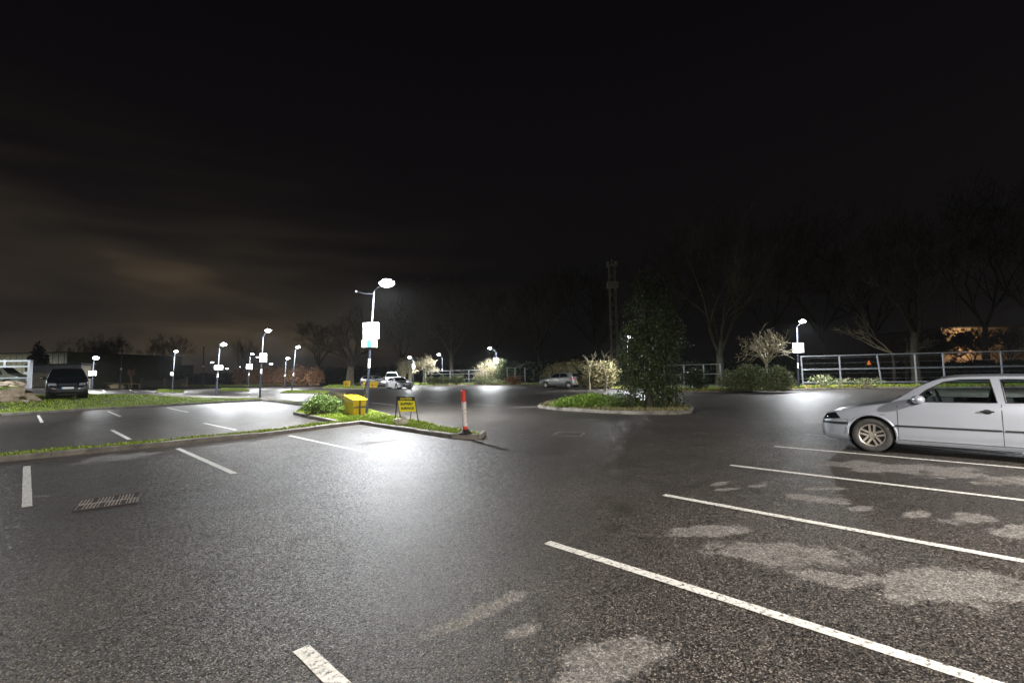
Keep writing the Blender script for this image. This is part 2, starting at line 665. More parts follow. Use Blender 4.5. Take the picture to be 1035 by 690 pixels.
def kerb(name, pts, h=0.12, w=0.13, closed=False, seed=0):
    """a run of kerb stones along world points; built stone by stone with small gaps"""
    rnd = random.Random(seed)
    pts = [Vector((p[0], p[1], 0)) for p in pts]
    if closed:
        pts = pts + [pts[0]]
    b = MB()
    for i in range(len(pts) - 1):
        a, c = pts[i], pts[i + 1]
        L = (c - a).length
        if L < .02:
            continue
        d = (c - a) / L
        nrm = Vector((-d.y, d.x, 0))
        k = max(1, round(L / .92))
        for j in range(k):
            p = a + d * (L * j / k - (.02 if j == 0 else 0))
            q = a + d * (L * (j + 1) / k - .008)
            if j == k - 1:
                q = a + d * (L + .02)
            dz = rnd.uniform(-.008, .008)
            vs = []
            for e in (p, q):
                g = G(e.x, e.y)
                for (off, z) in ((-w / 2, -.1), (w / 2, -.1), (w / 2, h + dz - .02), (w / 2 - .02, h + dz), (-w / 2 + .02, h + dz), (-w / 2, h + dz - .02)):
                    vs.append(e + nrm * off + Vector((0, 0, g + z)))
            fs = [(x, (x + 1) % 6, (x + 1) % 6 + 6, x + 6) for x in range(6)] + [(0, 5, 4, 3, 2, 1), (6, 7, 8, 9, 10, 11)]
            b.add(vs, fs)
    o = b.build(name, M['kerb'])
    return struct(o)


def grass(name, poly, n, h, mat, seed, zo, lean=.5, label=None, inset=None, width=.012):
    rnd = random.Random(seed)
    x0, x1 = min(p[0] for p in poly), max(p[0] for p in poly)
    y0, y1 = min(p[1] for p in poly), max(p[1] for p in poly)
    b = MB()
    k = tries = 0
    while k < n and tries < n * 60:
        tries += 1
        x, y = rnd.uniform(x0, x1), rnd.uniform(y0, y1)
        if not inside((x, y), poly):
            continue
        nz = noise.noise(Vector((x * 1.1, y * 1.1, seed)))
        if nz < -.28 and rnd.random() < .6:
            continue
        k += 1
        hh = h * rnd.uniform(.5, 1.25) * (1 + .8 * max(0, nz))
        a = rnd.uniform(0, 2 * PI)
        w = width * rnd.uniform(.7, 1.4)
        dx, dy = math.cos(a) * w, math.sin(a) * w
        la = rnd.uniform(0, 2 * PI)
        ll = rnd.uniform(0, lean) * hh
        z = G(x, y) + zo - .005
        mx, my = x + math.cos(la) * ll * .4, y + math.sin(la) * ll * .4
        b.add([(x - dx, y - dy, z), (x + dx, y + dy, z), (mx + dx * .7, my + dy * .7, z + hh * .6), (mx - dx * .7, my - dy * .7, z + hh * .6),
               (x + math.cos(la) * ll, y + math.sin(la) * ll, z + hh)], [(0, 1, 2, 3), (3, 2, 4)])
    o = b.build(name, mat)
    return tag(o, label, 'grass', kind='stuff')


# near median and its planted nose ---------------------------------
frontA = [(-260, 494), (-60, 473), (0, 466.6), (100, 457), (161, 451.5), (200, 447), (260, 441.5), (365, 428.4), (458, 443.0), (484, 443.5), (488.5, 439.5)]
A_front = [P(*p) for p in frontA]
backA_right = [P(485, 436, .12), P(458, 432.0, .12), P(435, 427, .12), P(400, 420.5, .12), P(376, 414, .12), P(345, 407.5, .12), P(310, 409, .12), P(298, 416, .12)]
strip_w = Vector((-.713, .701, 0))
inner = P(342, 424.8, .12)
A_back_strip = [A_front[i] + strip_w * .50 for i in (5, 4, 3, 2, 1, 0)]
polyA = [Vector((p.x, p.y, 0)) for p in A_front + backA_right + [inner] + [A_front[6] + strip_w * .5] + A_back_strip]
area('planting_bed', None, .10, M['soil'], 1.0, world=polyA)
kerb('kerb', A_front + backA_right[:6], seed=1)
kerb('kerb', [backA_right[6], backA_right[7], inner], seed=2)
ga = [(p.x, p.y) for p in polyA]
grass('grass', ga, 26000, .06, M['grass'], 3, .10, label='short green grass on the near strip and its planted nose')

# second strip -------------------------------------------------------
frontB = [(-220, 437), (-80, 426.5), (0, 420), (90, 414.5), (180, 409.6), (265, 404.9), (303.5, 409.6), (307, 408)]
B_front = [P(*p) for p in frontB]
B_back = [P(303, 406, .12), P(262, 402.0, .12), P(180, 403.8, .12), P(110, 404.6, .12), P(50, 405.8, .12), P(28, 398, .12), P(12, 392, .12), P(-60, 392, .12)]
far_left = [Vector((-56, 40, 0)), Vector((-60, 10, 0))]
polyB = [Vector((p.x, p.y, 0)) for p in B_front + B_back + far_left]
area('grass_bank', None, .09, M['soil'], 1.0, world=polyB)
kerb('kerb', B_front + B_back[:6], seed=3)
grass('grass', [(p.x, p.y) for p in polyB if p.x > -45], 32000, .065, M['grass'], 5, .09, label='bright green grass on the second strip and the bank below the black car', width=.022)

# small far strips
for i, (px, lab) in enumerate([([(158, 396.2), (184, 396.4), (186, 395), (160, 393.8)], 'narrow grass strip at the foot of the lamp before the wooden gates'),
                 ([(222, 395.2), (252, 394.8), (250, 393.0), (224, 392.6)], 'narrow far grass strip before the russet hedge'),
                 ([(284, 396.6), (330, 397.4), (334, 396.0), (290, 395.0)], 'thin worn grass strip at the foot of the far right-hand lamp of the left rows'),
                 ([(325, 392.0), (368, 392.6), (372, 390.0), (335, 388.9)], 'grass island round the pale tree trunk')]):
    o, pl = area('traffic_island', px, .08, M['soil'], 2.0)
    kerb('kerb', pl, h=.09, closed=True, seed=10 + i)
    grass('grass', pl, 2500, .12, M['grass'], 20 + i, .08, label=lab, width=.04)

# middle island
midI = [(545, 409.5), (560, 411.6), (608, 414.5), (646, 415.9), (684, 415.8), (697, 414.4), (699, 411), (680, 407), (640, 405), (590, 404), (555, 405.5)]
o, plM = area('planting_bed', midI, .10, M['soil'], .8)
kerb('kerb', plM, closed=True, seed=31)
grass('grass', plM, 5000, .10, M['dry_grass'], 32, .10, label='dry grass at the foot of the evergreen tree on the middle island', width=.015)

# outer verge
edgepx = [(1400, 385), (1200, 388.5), (1035, 391.5), (870, 392.8), (800, 394.2), (725, 396.3), (690, 396.3), (650, 394.5), (620, 393.5), (600, 391.8), (575, 390.8), (537, 389.8), (476, 389.0),
          (440, 390.3), (400, 388.4), (345, 388.0), (283, 389.6), (245, 390.6), (190, 391.0), (140, 391.8)]
edge = [P(*p) for p in edgepx]
kerb('kerb', edge, h=.10, seed=41)
e2 = [Vector((p.x, p.y, 0)) for p in edge]
back = [Vector((-140, 240, 0)), Vector((180, 240, 0)), Vector((180, 30, 0))]
area('verge', None, .085, M['soil'], 6.0, world=e2 + back)
# the part of the verge one can see: blades in a band behind the kerb
band = [(p.x, p.y) for p in e2[1:14]]
band2 = [(p.x + .4, p.y + 2.6) for p in e2[1:14]][::-1]
grass('grass', band + band2, 16000, .16, M['grass'], 43, .08, label='rough green grass along the foot of the right-hand fence and bushes', width=.03)
grass('grass', band + band2, 7000, .12, M['russet'], 44, .09, label='fallen russet leaves along the far kerb', width=.04, lean=2.5)
bandl = [(p.x, p.y) for p in e2[13:]] + [(p.x - 1, p.y + 6) for p in e2[13:]][::-1]
grass('grass', bandl, 9000, .22, M['grass'], 45, .08, label='far grass verge before the russet hedge and wooden gates', width=.07)


# ------------------------------------------------------------------ markings
def pline(p1, p2, w=.10, ext=None, mat='paintline'):
    a, b = P(*p1), P(*p2)
    d = (b - a).normalized()
    if ext:
        b = a + d * ext
    n = Vector((-d.y, d.x, 0)) * w / 2
    k = max(1, int((b - a).length / .12))
    rnd = random.Random(int(p1[0] * 7 + p1[1]))
    mb = MB()
    vs, fs = [], []
    for i in range(k + 1):
        q = a.lerp(b, i / k)
        j1, j2 = rnd.uniform(-.0025, .0025), rnd.uniform(-.0025, .0025)
        for s_, j in ((-1, j1), (1, j2)):
            e = q + n * s_ * (1 + j / (w / 2))
            vs.append((e.x, e.y, G(e.x, e.y) + .004))
    for i in range(k):
        fs.append((2 * i, 2 * i + 2, 2 * i + 3, 2 * i + 1))
    mb.add(vs, fs)
    o = mb.build('parking_line', M[mat])
    return struct(o)


for p1, p2, ext in [((783, 451), (1035, 473), 4.9), ((738, 470), (1035, 505.5), 4.9), ((671, 500), (1035, 567), 4.9), ((553, 548), (1000, 690), 4.9),
                    ((815, 438.5), (838, 441), 4.9), ((304, 655), (352, 700), 4.8), ((27, 471), (27.5, 512), None), ((179.5, 453), (237, 478.5), None),
                    ((292, 440), (370, 457), None), ((113, 434.5), (131, 444), None), ((206, 427.5), (239, 434.5), None), ((38.5, 419.5), (42.5, 427), None),
                    ((109, 415.5), (122, 421), None), ((169, 412), (190, 416.5), None), ((222, 408.7), (262, 413.2), None),
                    ((100, 393.3), (106, 396.5), None), ((130, 393.5), (138, 396.5), None), ((374, 406.4), (398, 409.3), None), ((60, 396.5), (64, 399.5), None),
                    ((430, 404.4), (447, 406.2), None), ((478, 408.8), (500, 409.2), None), ((100, 404), (120, 405), None),
                    ((195, 397), (214, 398.6), None), ((238, 396.4), (256, 397.8), None), ((-20, 427), (-8, 447), None)]:
    pline(p1, p2, ext=ext)


def leaf_litter(name, pts, n, spread, seed, label):
    rnd = random.Random(seed)
    mb = MB()
    for _ in range(n):
        i = rnd.randrange(len(pts) - 1)
        q = Vector(pts[i]).lerp(Vector(pts[i + 1]), rnd.random())
        q = q + Vector((rnd.gauss(0, spread), rnd.gauss(0, spread) - spread * .6, 0))
        z = G(q.x, q.y) + .006
        a, l = rnd.uniform(0, 2 * PI), rnd.uniform(.012, .028)
        dx, dy = math.cos(a) * l, math.sin(a) * l
        mb.add([(q.x - dx, q.y - dy, z), (q.x + dy * .55, q.y - dx * .55, z + rnd.uniform(.002, .014)), (q.x + dx, q.y + dy, z + rnd.uniform(0, .012)), (q.x - dy * .55, q.y + dx * .55, z + .001)], [(0, 1, 2), (0, 2, 3)])
    return tag(mb.build(name, M['russet']), label, 'leaves', kind='stuff')


leaf_litter('fallen_leaves', A_front[1:], 160, .15, 5, 'fallen leaves lying along the near kerb')


# ------------------------------------------------------------------ drains
def grate(px4, label, slots=True):
    q = [P(*p) for p in px4]   # left-near, right-near, right-far, left-far
    c = sum(q, Vector()) / 4
    e = empty('drain_grate', (c.x, c.y, 0))
    tag(e, label, 'drain cover')
    ax = ((q[1] - q[0]) + (q[2] - q[3])) / 2
    ay = ((q[3] - q[0]) + (q[2] - q[1])) / 2
    L, W = ax.length, ay.length
    e.rotation_euler = (0, 0, math.atan2(ax.y, ax.x))
    MB().box((0, 0, .003), (L, W, .005)).build('pit', M['pit'], e)
    fr = MB()
    t = .018
    for s_ in (-1, 1):
        fr.box((s_ * (L / 2 - t / 2), 0, .006), (t, W, .014))
        fr.box((0, s_ * (W / 2 - t / 2), .0062), (L - 2 * t, t, .014))
    fr.build('frame', M['rust'] if slots else M['kerb'], e)
    b = MB()
    if slots:
        n = 18
        for row in (0, 1):
            for i in range(n):
                x = -L / 2 + L * (i + .5) / n
                blk = (i // 3 + row) % 2
                y0 = -W / 2 + t + row * (W / 2 - t)
                hw = (W / 2 - t)
                if blk:
                    b.box((x, y0 + hw / 2, .008), (L / n * .5, hw * .92, .012))
                elif i % 3 != 1:
                    b.box((x, y0 + hw / 2, .0075), (L / n * .3, hw * .92, .010))
        b.box((0, 0, .0085), (L - 2 * t, .02, .012))
    else:
        b.box((0, 0, .008), (L * .86, W * .86, .01))
    b.build('bars', M['grate'] if slots else M['rust'], e)


grate([(82, 516), (146, 507), (137, 499), (73, 507)], 'rusty slotted drain grate set in the near tarmac on the left')
grate([(560, 440), (590, 441), (588, 437.5), (562, 437)], 'dark square drain cover in the tarmac right of the red and white post', slots=False)


# ------------------------------------------------------------------ lamps
def area_light(loc, power, col, parent=None, size=.35, name='lamp_light', spread=PI, rot=None):
    ld = bpy.data.lights.new(name, 'AREA')
    ld.shape = 'DISK'
    ld.size = size
    ld.energy = power * (LP if name == 'lamp_light' else 1)
    ld.color = col
    ld.spread = spread
    o = bpy.data.objects.new(name, ld)
    COL.objects.link(o)
    o.location = loc
    if rot:
        o.rotation_euler = rot
    if parent is not None:
        o.parent = parent
    return o


COOL = (.93, .965, 1.0)
LG = 'street lamps of the car park'
LP = 3.2
FILL_SHARE = .08


def lamp(base, top, head, label, signs=(), power=420, sleeve=None, bands=(), arm2=None, Y=None, col=COOL, lit=True, hs=1.0, lens='led'):
    """base, top, head in photo pixels; signs: (u0,v0,u1,v1,material)"""
    if Y is None:
        b = P(*base)
        Y = b.y
    else:
        b = T(base[0], base[1], Y)
        b.z = G(b.x, b.y)
    tp, hd = T(top[0], top[1], Y), T(head[0], head[1], Y)
    e = empty('street_lamp', b)
    tag(e, label, 'street lamp', LG)
    t = tp - b
    h = T(head[0], head[1], Y - .8) - b     # arm lengthened forward to light the boards and dim the pole
    hgt = t.length
    MB().tube([t * .02, t * .30], .055, 12).tube([Vector((0, 0, -.05)), t * .28], .075, 12).build('base_section', M['black_paint'], e, smooth=True)
    MB().tube([t * .30, t * .5, t], [.045, .042, .036], 12).build('pole', M['pole'] if sleeve is None else M['pole'], e, smooth=True)
    MB().tube([t * .30, t * (.60 if sleeve is None else sleeve)], [.049, .047], 12).build('painted_section', M['black_paint'], e, smooth=True)
    dirx = 1 if h.x > t.x else -1
    arm = [t * .99, t * 1.0 + Vector((dirx * .03, -.05, .06)), h + Vector((-dirx * .12, .14, .045))]
    MB().tube(arm, .022, 8).build('arm', M['pole'], e, smooth=True)
    if arm2:
        a = T(arm2[0], arm2[1], Y) - b
        MB().tube([t * .985, (t * .985 + a) / 2 + Vector((0, 0, -.05)), a], .016, 8).build('bracket_arm', M['pole'], e, smooth=True)
        MB().ell(a, (.05, .05, .045)).build('sensor', M['sign_white'], e, smooth=True)
    # head: shallow rounded housing; lens bulged so the light shows as a round glow
    hh = MB().ell(h + Vector((0, .02, .05 * hs)), (.24 * hs, .17, .05 * hs), 16)
    ho = hh.build('lamp_head', M['lamp_case'], e, smooth=True)
    ln = MB().ell(h + Vector((0, 0, .0)), (.225 * hs, .14, .12 * hs), 16)
    ln.build('lens', M[lens] if lit else M['lightglass'], ho, smooth=True)
    if lit and power > 0:
        area_light(h + Vector((0, 0, -.10 * hs)), power, col, e)
        # added point light that brightens tree crowns, mast and the halo
        pd = bpy.data.lights.new('added_fill_light', 'POINT')
        pd.energy = power * LP * FILL_SHARE
        pd.color = (.95, .97, .90)
        pd.shadow_soft_size = .12
        po = bpy.data.objects.new('added_fill_light', pd)
        COL.objects.link(po)
        po.parent = e
        po.location = h + Vector((0, -.3, -.16 * hs))
    for (u0, v0, u1, v1, mk) in signs:
        a, c = T(u0, v1, Y) - b, T(u1, v0, Y) - b
        cx = (a + c) / 2
        w, hz = abs(c.x - a.x), abs(c.z - a.z)
        s = MB().box((cx.x, -.07, cx.z), (w, .015, hz)).build('sign_board', M[mk], e, bevel=.006)
        if mk == 'sign_white' and w > .5:
            MB().box((cx.x + .02, -.055, cx.z - .03), (w, .012, hz)).build('sign_backing', M['sign_back'], s)
        MB().box((cx.x, -.03, cx.z), (w * .5, .06, .04)).build('bracket', M['steel'], s)
    for (v0, v1) in bands:
        k0 = (base[1] - v1) / (base[1] - top[1])
        k1 = (base[1] - v0) / (base[1] - top[1])
        MB().tube([t * k0, t * k1], .053, 12).build('white_band', M['sign_white'], e, smooth=True)
    return e


A = lamp((369.5, 421), (378, 295), (391, 286), 'nearest lamp post, by the yellow bins, white board above a small blue and white one',
         signs=[(367.5, 326, 383.2, 342, 'sign_white'), (366.2, 343, 381.2, 351, 'sign_white')], power=800, sleeve=.62, bands=[(363, 372)], arm2=(360, 294.5), hs=1.3)
Ya = P(369.5, 421).y
b_ = T(371.5, 350.4, Ya) - A.location
c_ = T(376.0, 343.6, Ya) - A.location
MB().box(((b_.x + c_.x) / 2, -.082, (b_.z + c_.z) / 2), (abs(c_.x - b_.x), .006, abs(c_.z - b_.z))).build('blue_panel', M['sign_blue'], A)
p1, p2 = T(371, 388, Ya) - A.location, T(369.7, 421, Ya) - A.location
MB().tube([p1, p2], .085, 12).build('base_sleeve', M['black_paint'], A, smooth=True)

lamp((262.5, 402), (266, 341), (271, 334), 'lamp post with a tall white board at the end of the second grass strip',
     signs=[(262.8, 357, 270, 366, 'sign_white')], power=430, bands=[(373, 377.5)])
lamp((218.5, 399.8), (222, 352), (226, 348), 'lamp post with a wide white board left of the one at the strip end',
     signs=[(217, 369, 225.7, 373.5, 'sign_white')], power=380, bands=[(377.5, 381)])
lamp((250.5, 392.2), (253, 360), (255, 357.5), 'small far lamp post with a square white board against the russet hedge',
     signs=[(249, 368, 255.2, 373, 'sign_white')], power=420, bands=[(377, 379.5)])
lamp((295, 395.4), (298.7, 353), (301, 350.6), 'slim leaning lamp post without a board before the russet hedge',
     power=520, bands=[(377, 379.5)])
lamp((174, 395), (176.5, 360), (178, 355), 'lamp post standing before the wooden gates with a small round plate',
     signs=[(172.6, 376, 175.4, 379.5, 'sign_white')], power=700)
lamp((287.5, 392), (289, 366), (291, 362), 'short looking far lamp half behind the russet hedge', power=380, Y=64, bands=[(378, 380)])
lamp((92.5, 394), (95, 364), (97, 361.5), 'lamp post with a white board right behind the black car',
     signs=[(90, 374.5, 98, 379.5, 'sign_white')], power=130)
lamp((418, 389), (417.8, 365), (414, 361), 'far lamp post with a white plate behind the white coupe',
     signs=[(416.8, 368, 419.4, 372.5, 'sign_white')], power=420, Y=66)
lamp((447, 388), (447, 361.5), (443.6, 358), 'far lamp post by the railing between coupe and dry bush', power=200, Y=64, bands=[(372, 374)])
lamp((503, 388.7), (501.5, 356), (495.2, 351.6), 'lamp post with a white plate inside the dry bush with ivy',
     signs=[(499, 361.5, 503.4, 367, 'sign_white')], power=560)
lamp((807, 393.2), (805.6, 331), (811.2, 324.6), 'lamp post with a white board at the end of the right-hand steel fence',
     signs=[(801, 346.6, 811.4, 356.3, 'sign_white')], power=420, bands=[(367, 372), (381, 382.5)])
lamp((634, 388), (634.5, 345), (637, 340), 'lamp shining through the leaves of the evergreen tree', power=500, Y=40)
far = [(161, 366.6, 150, 'brighter of the far lamps above the wooden gates'), (152.5, 367.3, 160, 'leftmost far lamp above the wooden gates'),
       (166.8, 368.5, 190, 'small far lamp right of the two above the gates'), (147.5, 372.5, 200, 'lowest faint far lamp over the gates'),
       (88, 365, 120, 'far lamp just left of the one with a board behind the black car'), (104, 367, 170, 'small far lamp right of the black car'),
       (124, 365.3, 160, 'far lamp beside the tall plain pole'), (130, 365.6, 175, 'faint far lamp right of the tall plain pole'),
       (214.5, 366, 120, 'far lamp just left of the wide white board'), (229.5, 372.3, 130, 'low far lamp right of the wide white board'),
       (242.5, 370.6, 170, 'small far lamp left of the square white board'), (260.5, 360.8, 120, 'far lamp just left of the tall white board'),
       (274, 367.6, 110, 'far lamp above the left part of the russet hedge'), (326.5, 376.3, 150, 'low far lamp right of the russet hedge')]
for (u, v, Y, lab) in far:
    hd = T(u, v, Y)
    zt = max(3.0, hd.z)
    bx = hd.x - .5
    bp_ = Vector((bx, Y, 0))
    e = empty('street_lamp', bp_)
    tag(e, lab, 'street lamp', 'far lamps beyond the car park')
    MB().tube([(0, 0, 0), (0, 0, hd.z)], [.09, .06], 8).build('pole', M['pole'], e, smooth=True)
    MB().tube([(0, 0, hd.z - .05), (.5, 0, hd.z + .05)], .04, 6).build('arm', M['pole'], e)
    ho = MB().ell((.5, 0, hd.z + .12), (.52, .3, .12), 12).build('lamp_head', M['lamp_case'], e, smooth=True)
    MB().ell((.5, 0, hd.z), (.42, .25, .17), 12).build('lens', M['led_far'], ho, smooth=True)

# lamps out of the picture, some of them added only for their light
for (x, y, p, c, lab) in [(11.8, -1.2, 1650, (1.0, .95, .88), 'lamp post out of the picture right of the silver car'),
                          (-25.5, 17.0, 500, COOL, 'lamp post out of the picture on the left by the grass bank'),
                          (-41, 30.5, 700, COOL, 'extra lamp post added out of the picture by the tall metal gate'),  # extra lamp added to brighten the bank, gate and cream wall
                          (1.0, -7.5, 1300, (1.0, .94, .86), 'fill lamp post added unseen behind the camera'),  # unseen lamp added as warm fill for the foreground
                          (-78, 62, 1500, COOL, 'lamp post added out of the picture to light the green clad shed'),  # unseen lamp added to brighten the shed cladding
                          (27, 21, 480, COOL, 'lamp post out of the picture right of the steel fence')]:
    e = empty('street_lamp', (x, y, G(x, y)))
    tag(e, lab, 'street lamp', LG)
    MB().tube([(0, 0, 0), (0, 0, 5)], [.06, .04], 12).build('pole', M['pole'], e, smooth=True)
    MB().tube([(0, 0, 4.98), (-.4, 0, 5.08)], .022, 8).build('arm', M['pole'], e)
    ho = MB().ell((-.5, 0, 5.1), (.27, .17, .07), 16).build('lamp_head', M['lamp_case'], e, smooth=True)
    MB().ell((-.5, 0, 5.06), (.22, .14, .08), 16).build('lens', M['led'], ho, smooth=True)
    area_light(Vector((-.5, 0, 4.95)), p, c, e)

# plain poles
def plain_pole(base, top, r, label, Y=None, mat='pole'):
    b = P(*base) if Y is None else T(*base, Y)
    if Y is not None:
        b.z = G(b.x, b.y)
    tp = T(*top, b.y)
    e = empty('plain_pole', b)
    tag(e, label, 'pole')
    MB().tube([(0, 0, 0), (tp - b)], [r, r * .6], 10).build('shaft', M[mat], e, smooth=True)
    MB().ell((tp - b), (r * 1.6, r * 1.6, r), 10).build('cap', M['lamp_case'], e, smooth=True)
    MB().box(((tp - b) * .52 + Vector((.1, -.12, 0))), (.22, .12, .3)).build('service_box', M['sign_white'], e)


plain_pole((121, 391), (123.5, 354), .14, 'tall plain grey pole between the black car and the wooden gates', Y=70)
plain_pole((205, 390), (206, 351), .10, 'thin dark pole without a lamp left of the wide white board', Y=84, mat='bark_dark')


# ------------------------------------------------------------------ yellow warning sign
def text_mesh(body, size, mat, parent, loc, rot, name='lettering', width=None, align='CENTER', bold=.0):
    cu = bpy.data.curves.new(name, 'FONT')
    cu.body = body
    cu.size = size
    cu.align_x = align
    cu.align_y = 'CENTER'
    cu.extrude = .001
    cu.offset = bold
    o = bpy.data.objects.new(name, cu)
    COL.objects.link(o)
    dg = bpy.context.evaluated_depsgraph_get()
    me = bpy.data.meshes.new_from_object(o.evaluated_get(dg))
    bpy.data.objects.remove(o)
    bpy.data.curves.remove(cu)
    if width:
        xs = [v.co.x for v in me.vertices]
        k = width / (max(xs) - min(xs))
        for v in me.vertices:
            v.co.x *= k
    me.materials.clear()
    me.materials.append(mat)
    q = bpy.data.objects.new(name, me)
    COL.objects.link(q)
    q.parent = parent
    q.location = loc
    q.rotation_euler = rot
    return q


def warning_sign():
    fl, fr = P(399.5, 429.5, .1), P(423.5, 427.8, .1)
    c = (fl + fr) / 2
    Y = c.y
    e = empty('warning_sign', c)
    tag(e, 'yellow slippery surface warning sign on a dark folding frame on the grass nose', 'warning sign')
    tl, tr, bl, br = T(400.8, 401, Y) - c, T(417.8, 401.4, Y) - c, T(404, 416, Y) - c, T(420.6, 415.8, Y) - c
    rz = 0
    # board as a thin slab leaning back
    dy = .10
    q = [bl, br, tr + Vector((0, dy, 0)), tl + Vector((0, dy, 0))]
    n = (q[1] - q[0]).cross(q[3] - q[0]).normalized()
    th = n * -.006
    bd = MB().add(q + [x + th for x in q], [(0, 1, 2, 3), (7, 6, 5, 4), (0, 4, 5, 1), (1, 5, 6, 2), (2, 6, 7, 3), (3, 7, 4, 0)]).build('board', M['sign_yellow'], e)
    # local frame for the lettering
    ex = (q[1] - q[0]).normalized()
    ey = n.cross(ex).normalized()

    def at(s, t_, off=.004):
        return q[0].lerp(q[1], s).lerp(q[3].lerp(q[2], s), t_) + n * off
    W = (q[1] - q[0]).length
    Hh = (q[3] - q[0]).length
    pts = [at(0.0, .74), at(1.0, .74), at(1.0, .99), at(0.0, .99)]
    MB().add(pts, [(0, 1, 2, 3)]).build('black_panel', M['black'], bd)
    rot = Matrix((ex, ey, n)).transposed().to_euler()
    text_mesh('CAUTION', Hh * .17, M['sign_yellow'], bd, at(.5, .86, .007), rot, width=W * .72, bold=.003)
    text_mesh('SLIPPERY', Hh * .20, M['black'], bd, at(.5, .52, .006), rot, width=W * .78, bold=.004)
    text_mesh('SURFACE', Hh * .20, M['black'], bd, at(.5, .22, .006), rot, width=W * .78, bold=.004)
    # frames: front and back pair of legs
    legs = [(tl + Vector((0, dy, 0)), P(399.4, 429.5, .1) - c + Vector((0, -.05, 0))), (tr + Vector((0, dy, 0)), P(423.6, 427.4, .1) - c + Vector((0, -.05, 0))),
            (tl + Vector((.03, dy + .01, 0)), P(404.8, 424.5, .1) - c), (tr + Vector((-.03, dy + .01, 0)), P(414.3, 426.0, .1) - c)]
    for a, b in legs:
        MB().bar(a, b, .028).build('leg', M['rust'], e)
    MB().bar(tl + Vector((0, dy, 0)), tr + Vector((0, dy, 0)), .03).build('top_rail', M['rust'], e)
    # sandbag weight
    s = P(406, 429.5, .1)
    o = MB().ell((s.x, s.y - .02, s.z + .10), (.22, .16, .13), 14, wob=.35, seed=3).build('sandbag', M['bag'], smooth=True)
    tag(o, 'pale sandbag lying at the foot of the yellow warning sign', 'sandbag')


warning_sign()


# ------------------------------------------------------------------ red and white marker post
def marker_post():
    b = P(470.5, 438.3, .12)
    tp = T(468, 393.5, b.y)
    e = empty('marker_post', b)
    tag(e, 'red and white marker post on the tip of the kerbed nose', 'bollard')
    d = tp - b
    r = .062
    MB().lathe([(0, .02), (.15, 0), (.16, .03), (.11, .07), (.075, .12), (.0, .12)], n=16).build('foot', M['rubber'], e, smooth=True)
    for k0, k1, mk, nm in ((.04, .17, 'red', 'red_band'), (.17, .72, 'bollard_white', 'white_sleeve'), (.72, .955, 'red', 'red_band')):
        MB().tube([d * k0, d * k1], r, 14).build(nm, M[mk], e, smooth=True)
    MB().ell(d * .955, (r * .98, r * .98, .045), 14).build('cap', M['red'], e, smooth=True)
    MB().box(d * .55 + Vector((.01, -r, 0)), (.035, .006, .16)).build('reflector', M['bag'], e)


marker_post()


# ------------------------------------------------------------------ yellow grit bins by the lamp
def grit_bin(px, label, size=(.75, .62, .72), rz=0, Y=None, g='yellow grit bins', tilt=0):
    b = P(*px, .1) if Y is None else T(*px, Y)
    if Y is not None:
        b.z = G(b.x, b.y) + .08
    e = empty('grit_bin', b, rz)
    e.rotation_euler = (0, tilt, rz)
    tag(e, label, 'grit bin', g)
    L, W, Hh = size
    # tapered tub
    vs = []
    for z, k in ((0, .86), (Hh * .74, 1.0)):
        for x, y in ((-1, -1), (1, -1), (1, 1), (-1, 1)):
            vs.append((x * L / 2 * k, y * W / 2 * k, z))
    MB().add(vs, [(0, 3, 2, 1), (4, 5, 6, 7), (0, 1, 5, 4), (1, 2, 6, 5), (2, 3, 7, 6), (3, 0, 4, 7)]).build('tub', M['yellow'], e, bevel=.03)
    # sloping lid, higher at the back
    z0 = Hh * .745
    a, c = L / 2 + .03, W / 2 + .03
    vs = [(-a, -c, z0), (a, -c, z0), (a, c, z0), (-a, c, z0), (-a, -c, z0 + .06), (a, -c, z0 + .06), (a * .95, c * .9, Hh), (-a * .95, c * .9, Hh)]
    MB().add(vs, [(0, 3, 2, 1), (4, 5, 6, 7), (0, 1, 5, 4), (1, 2, 6, 5), (2, 3, 7, 6), (3, 0, 4, 7)]).build('lid', M['yellow'], e, bevel=.02)
    gr = MB()
    gr.box((0, -W / 2 * .97, Hh * .40), (.05, .06, Hh * .7))
    gr.box((0, -W / 2 * .955, Hh * .42), (L * .9, .055, .045))
    gr.build('grooves', M['trim'], e)
    return e


c0 = P(357, 420.6, .1)
ed_, sd_ = Vector((1.57, 1.03, 0)).normalized(), Vector((-1.03, 1.57, 0)).normalized()
gb = grit_bin((357, 420.6), 'large yellow bin with a dark cross on its end beside the nearest lamp post', (.50, 1.45, .76), math.atan2(1.03, 1.57))
gb.location = c0 + ed_ * .25 + sd_ * .72
grit_bin((350.5, 390.6), 'small far yellow bin left of the pale tree trunk', (.75, .6, .80), 0, Y=62)
grit_bin((370, 391.2), 'far yellow bin just left of the lamp pole', (.6, .6, .75), 0, Y=57)
grit_bin((377, 391.4), 'far yellow bin just right of the lamp pole', (1.1, .6, .72), 0, Y=56)


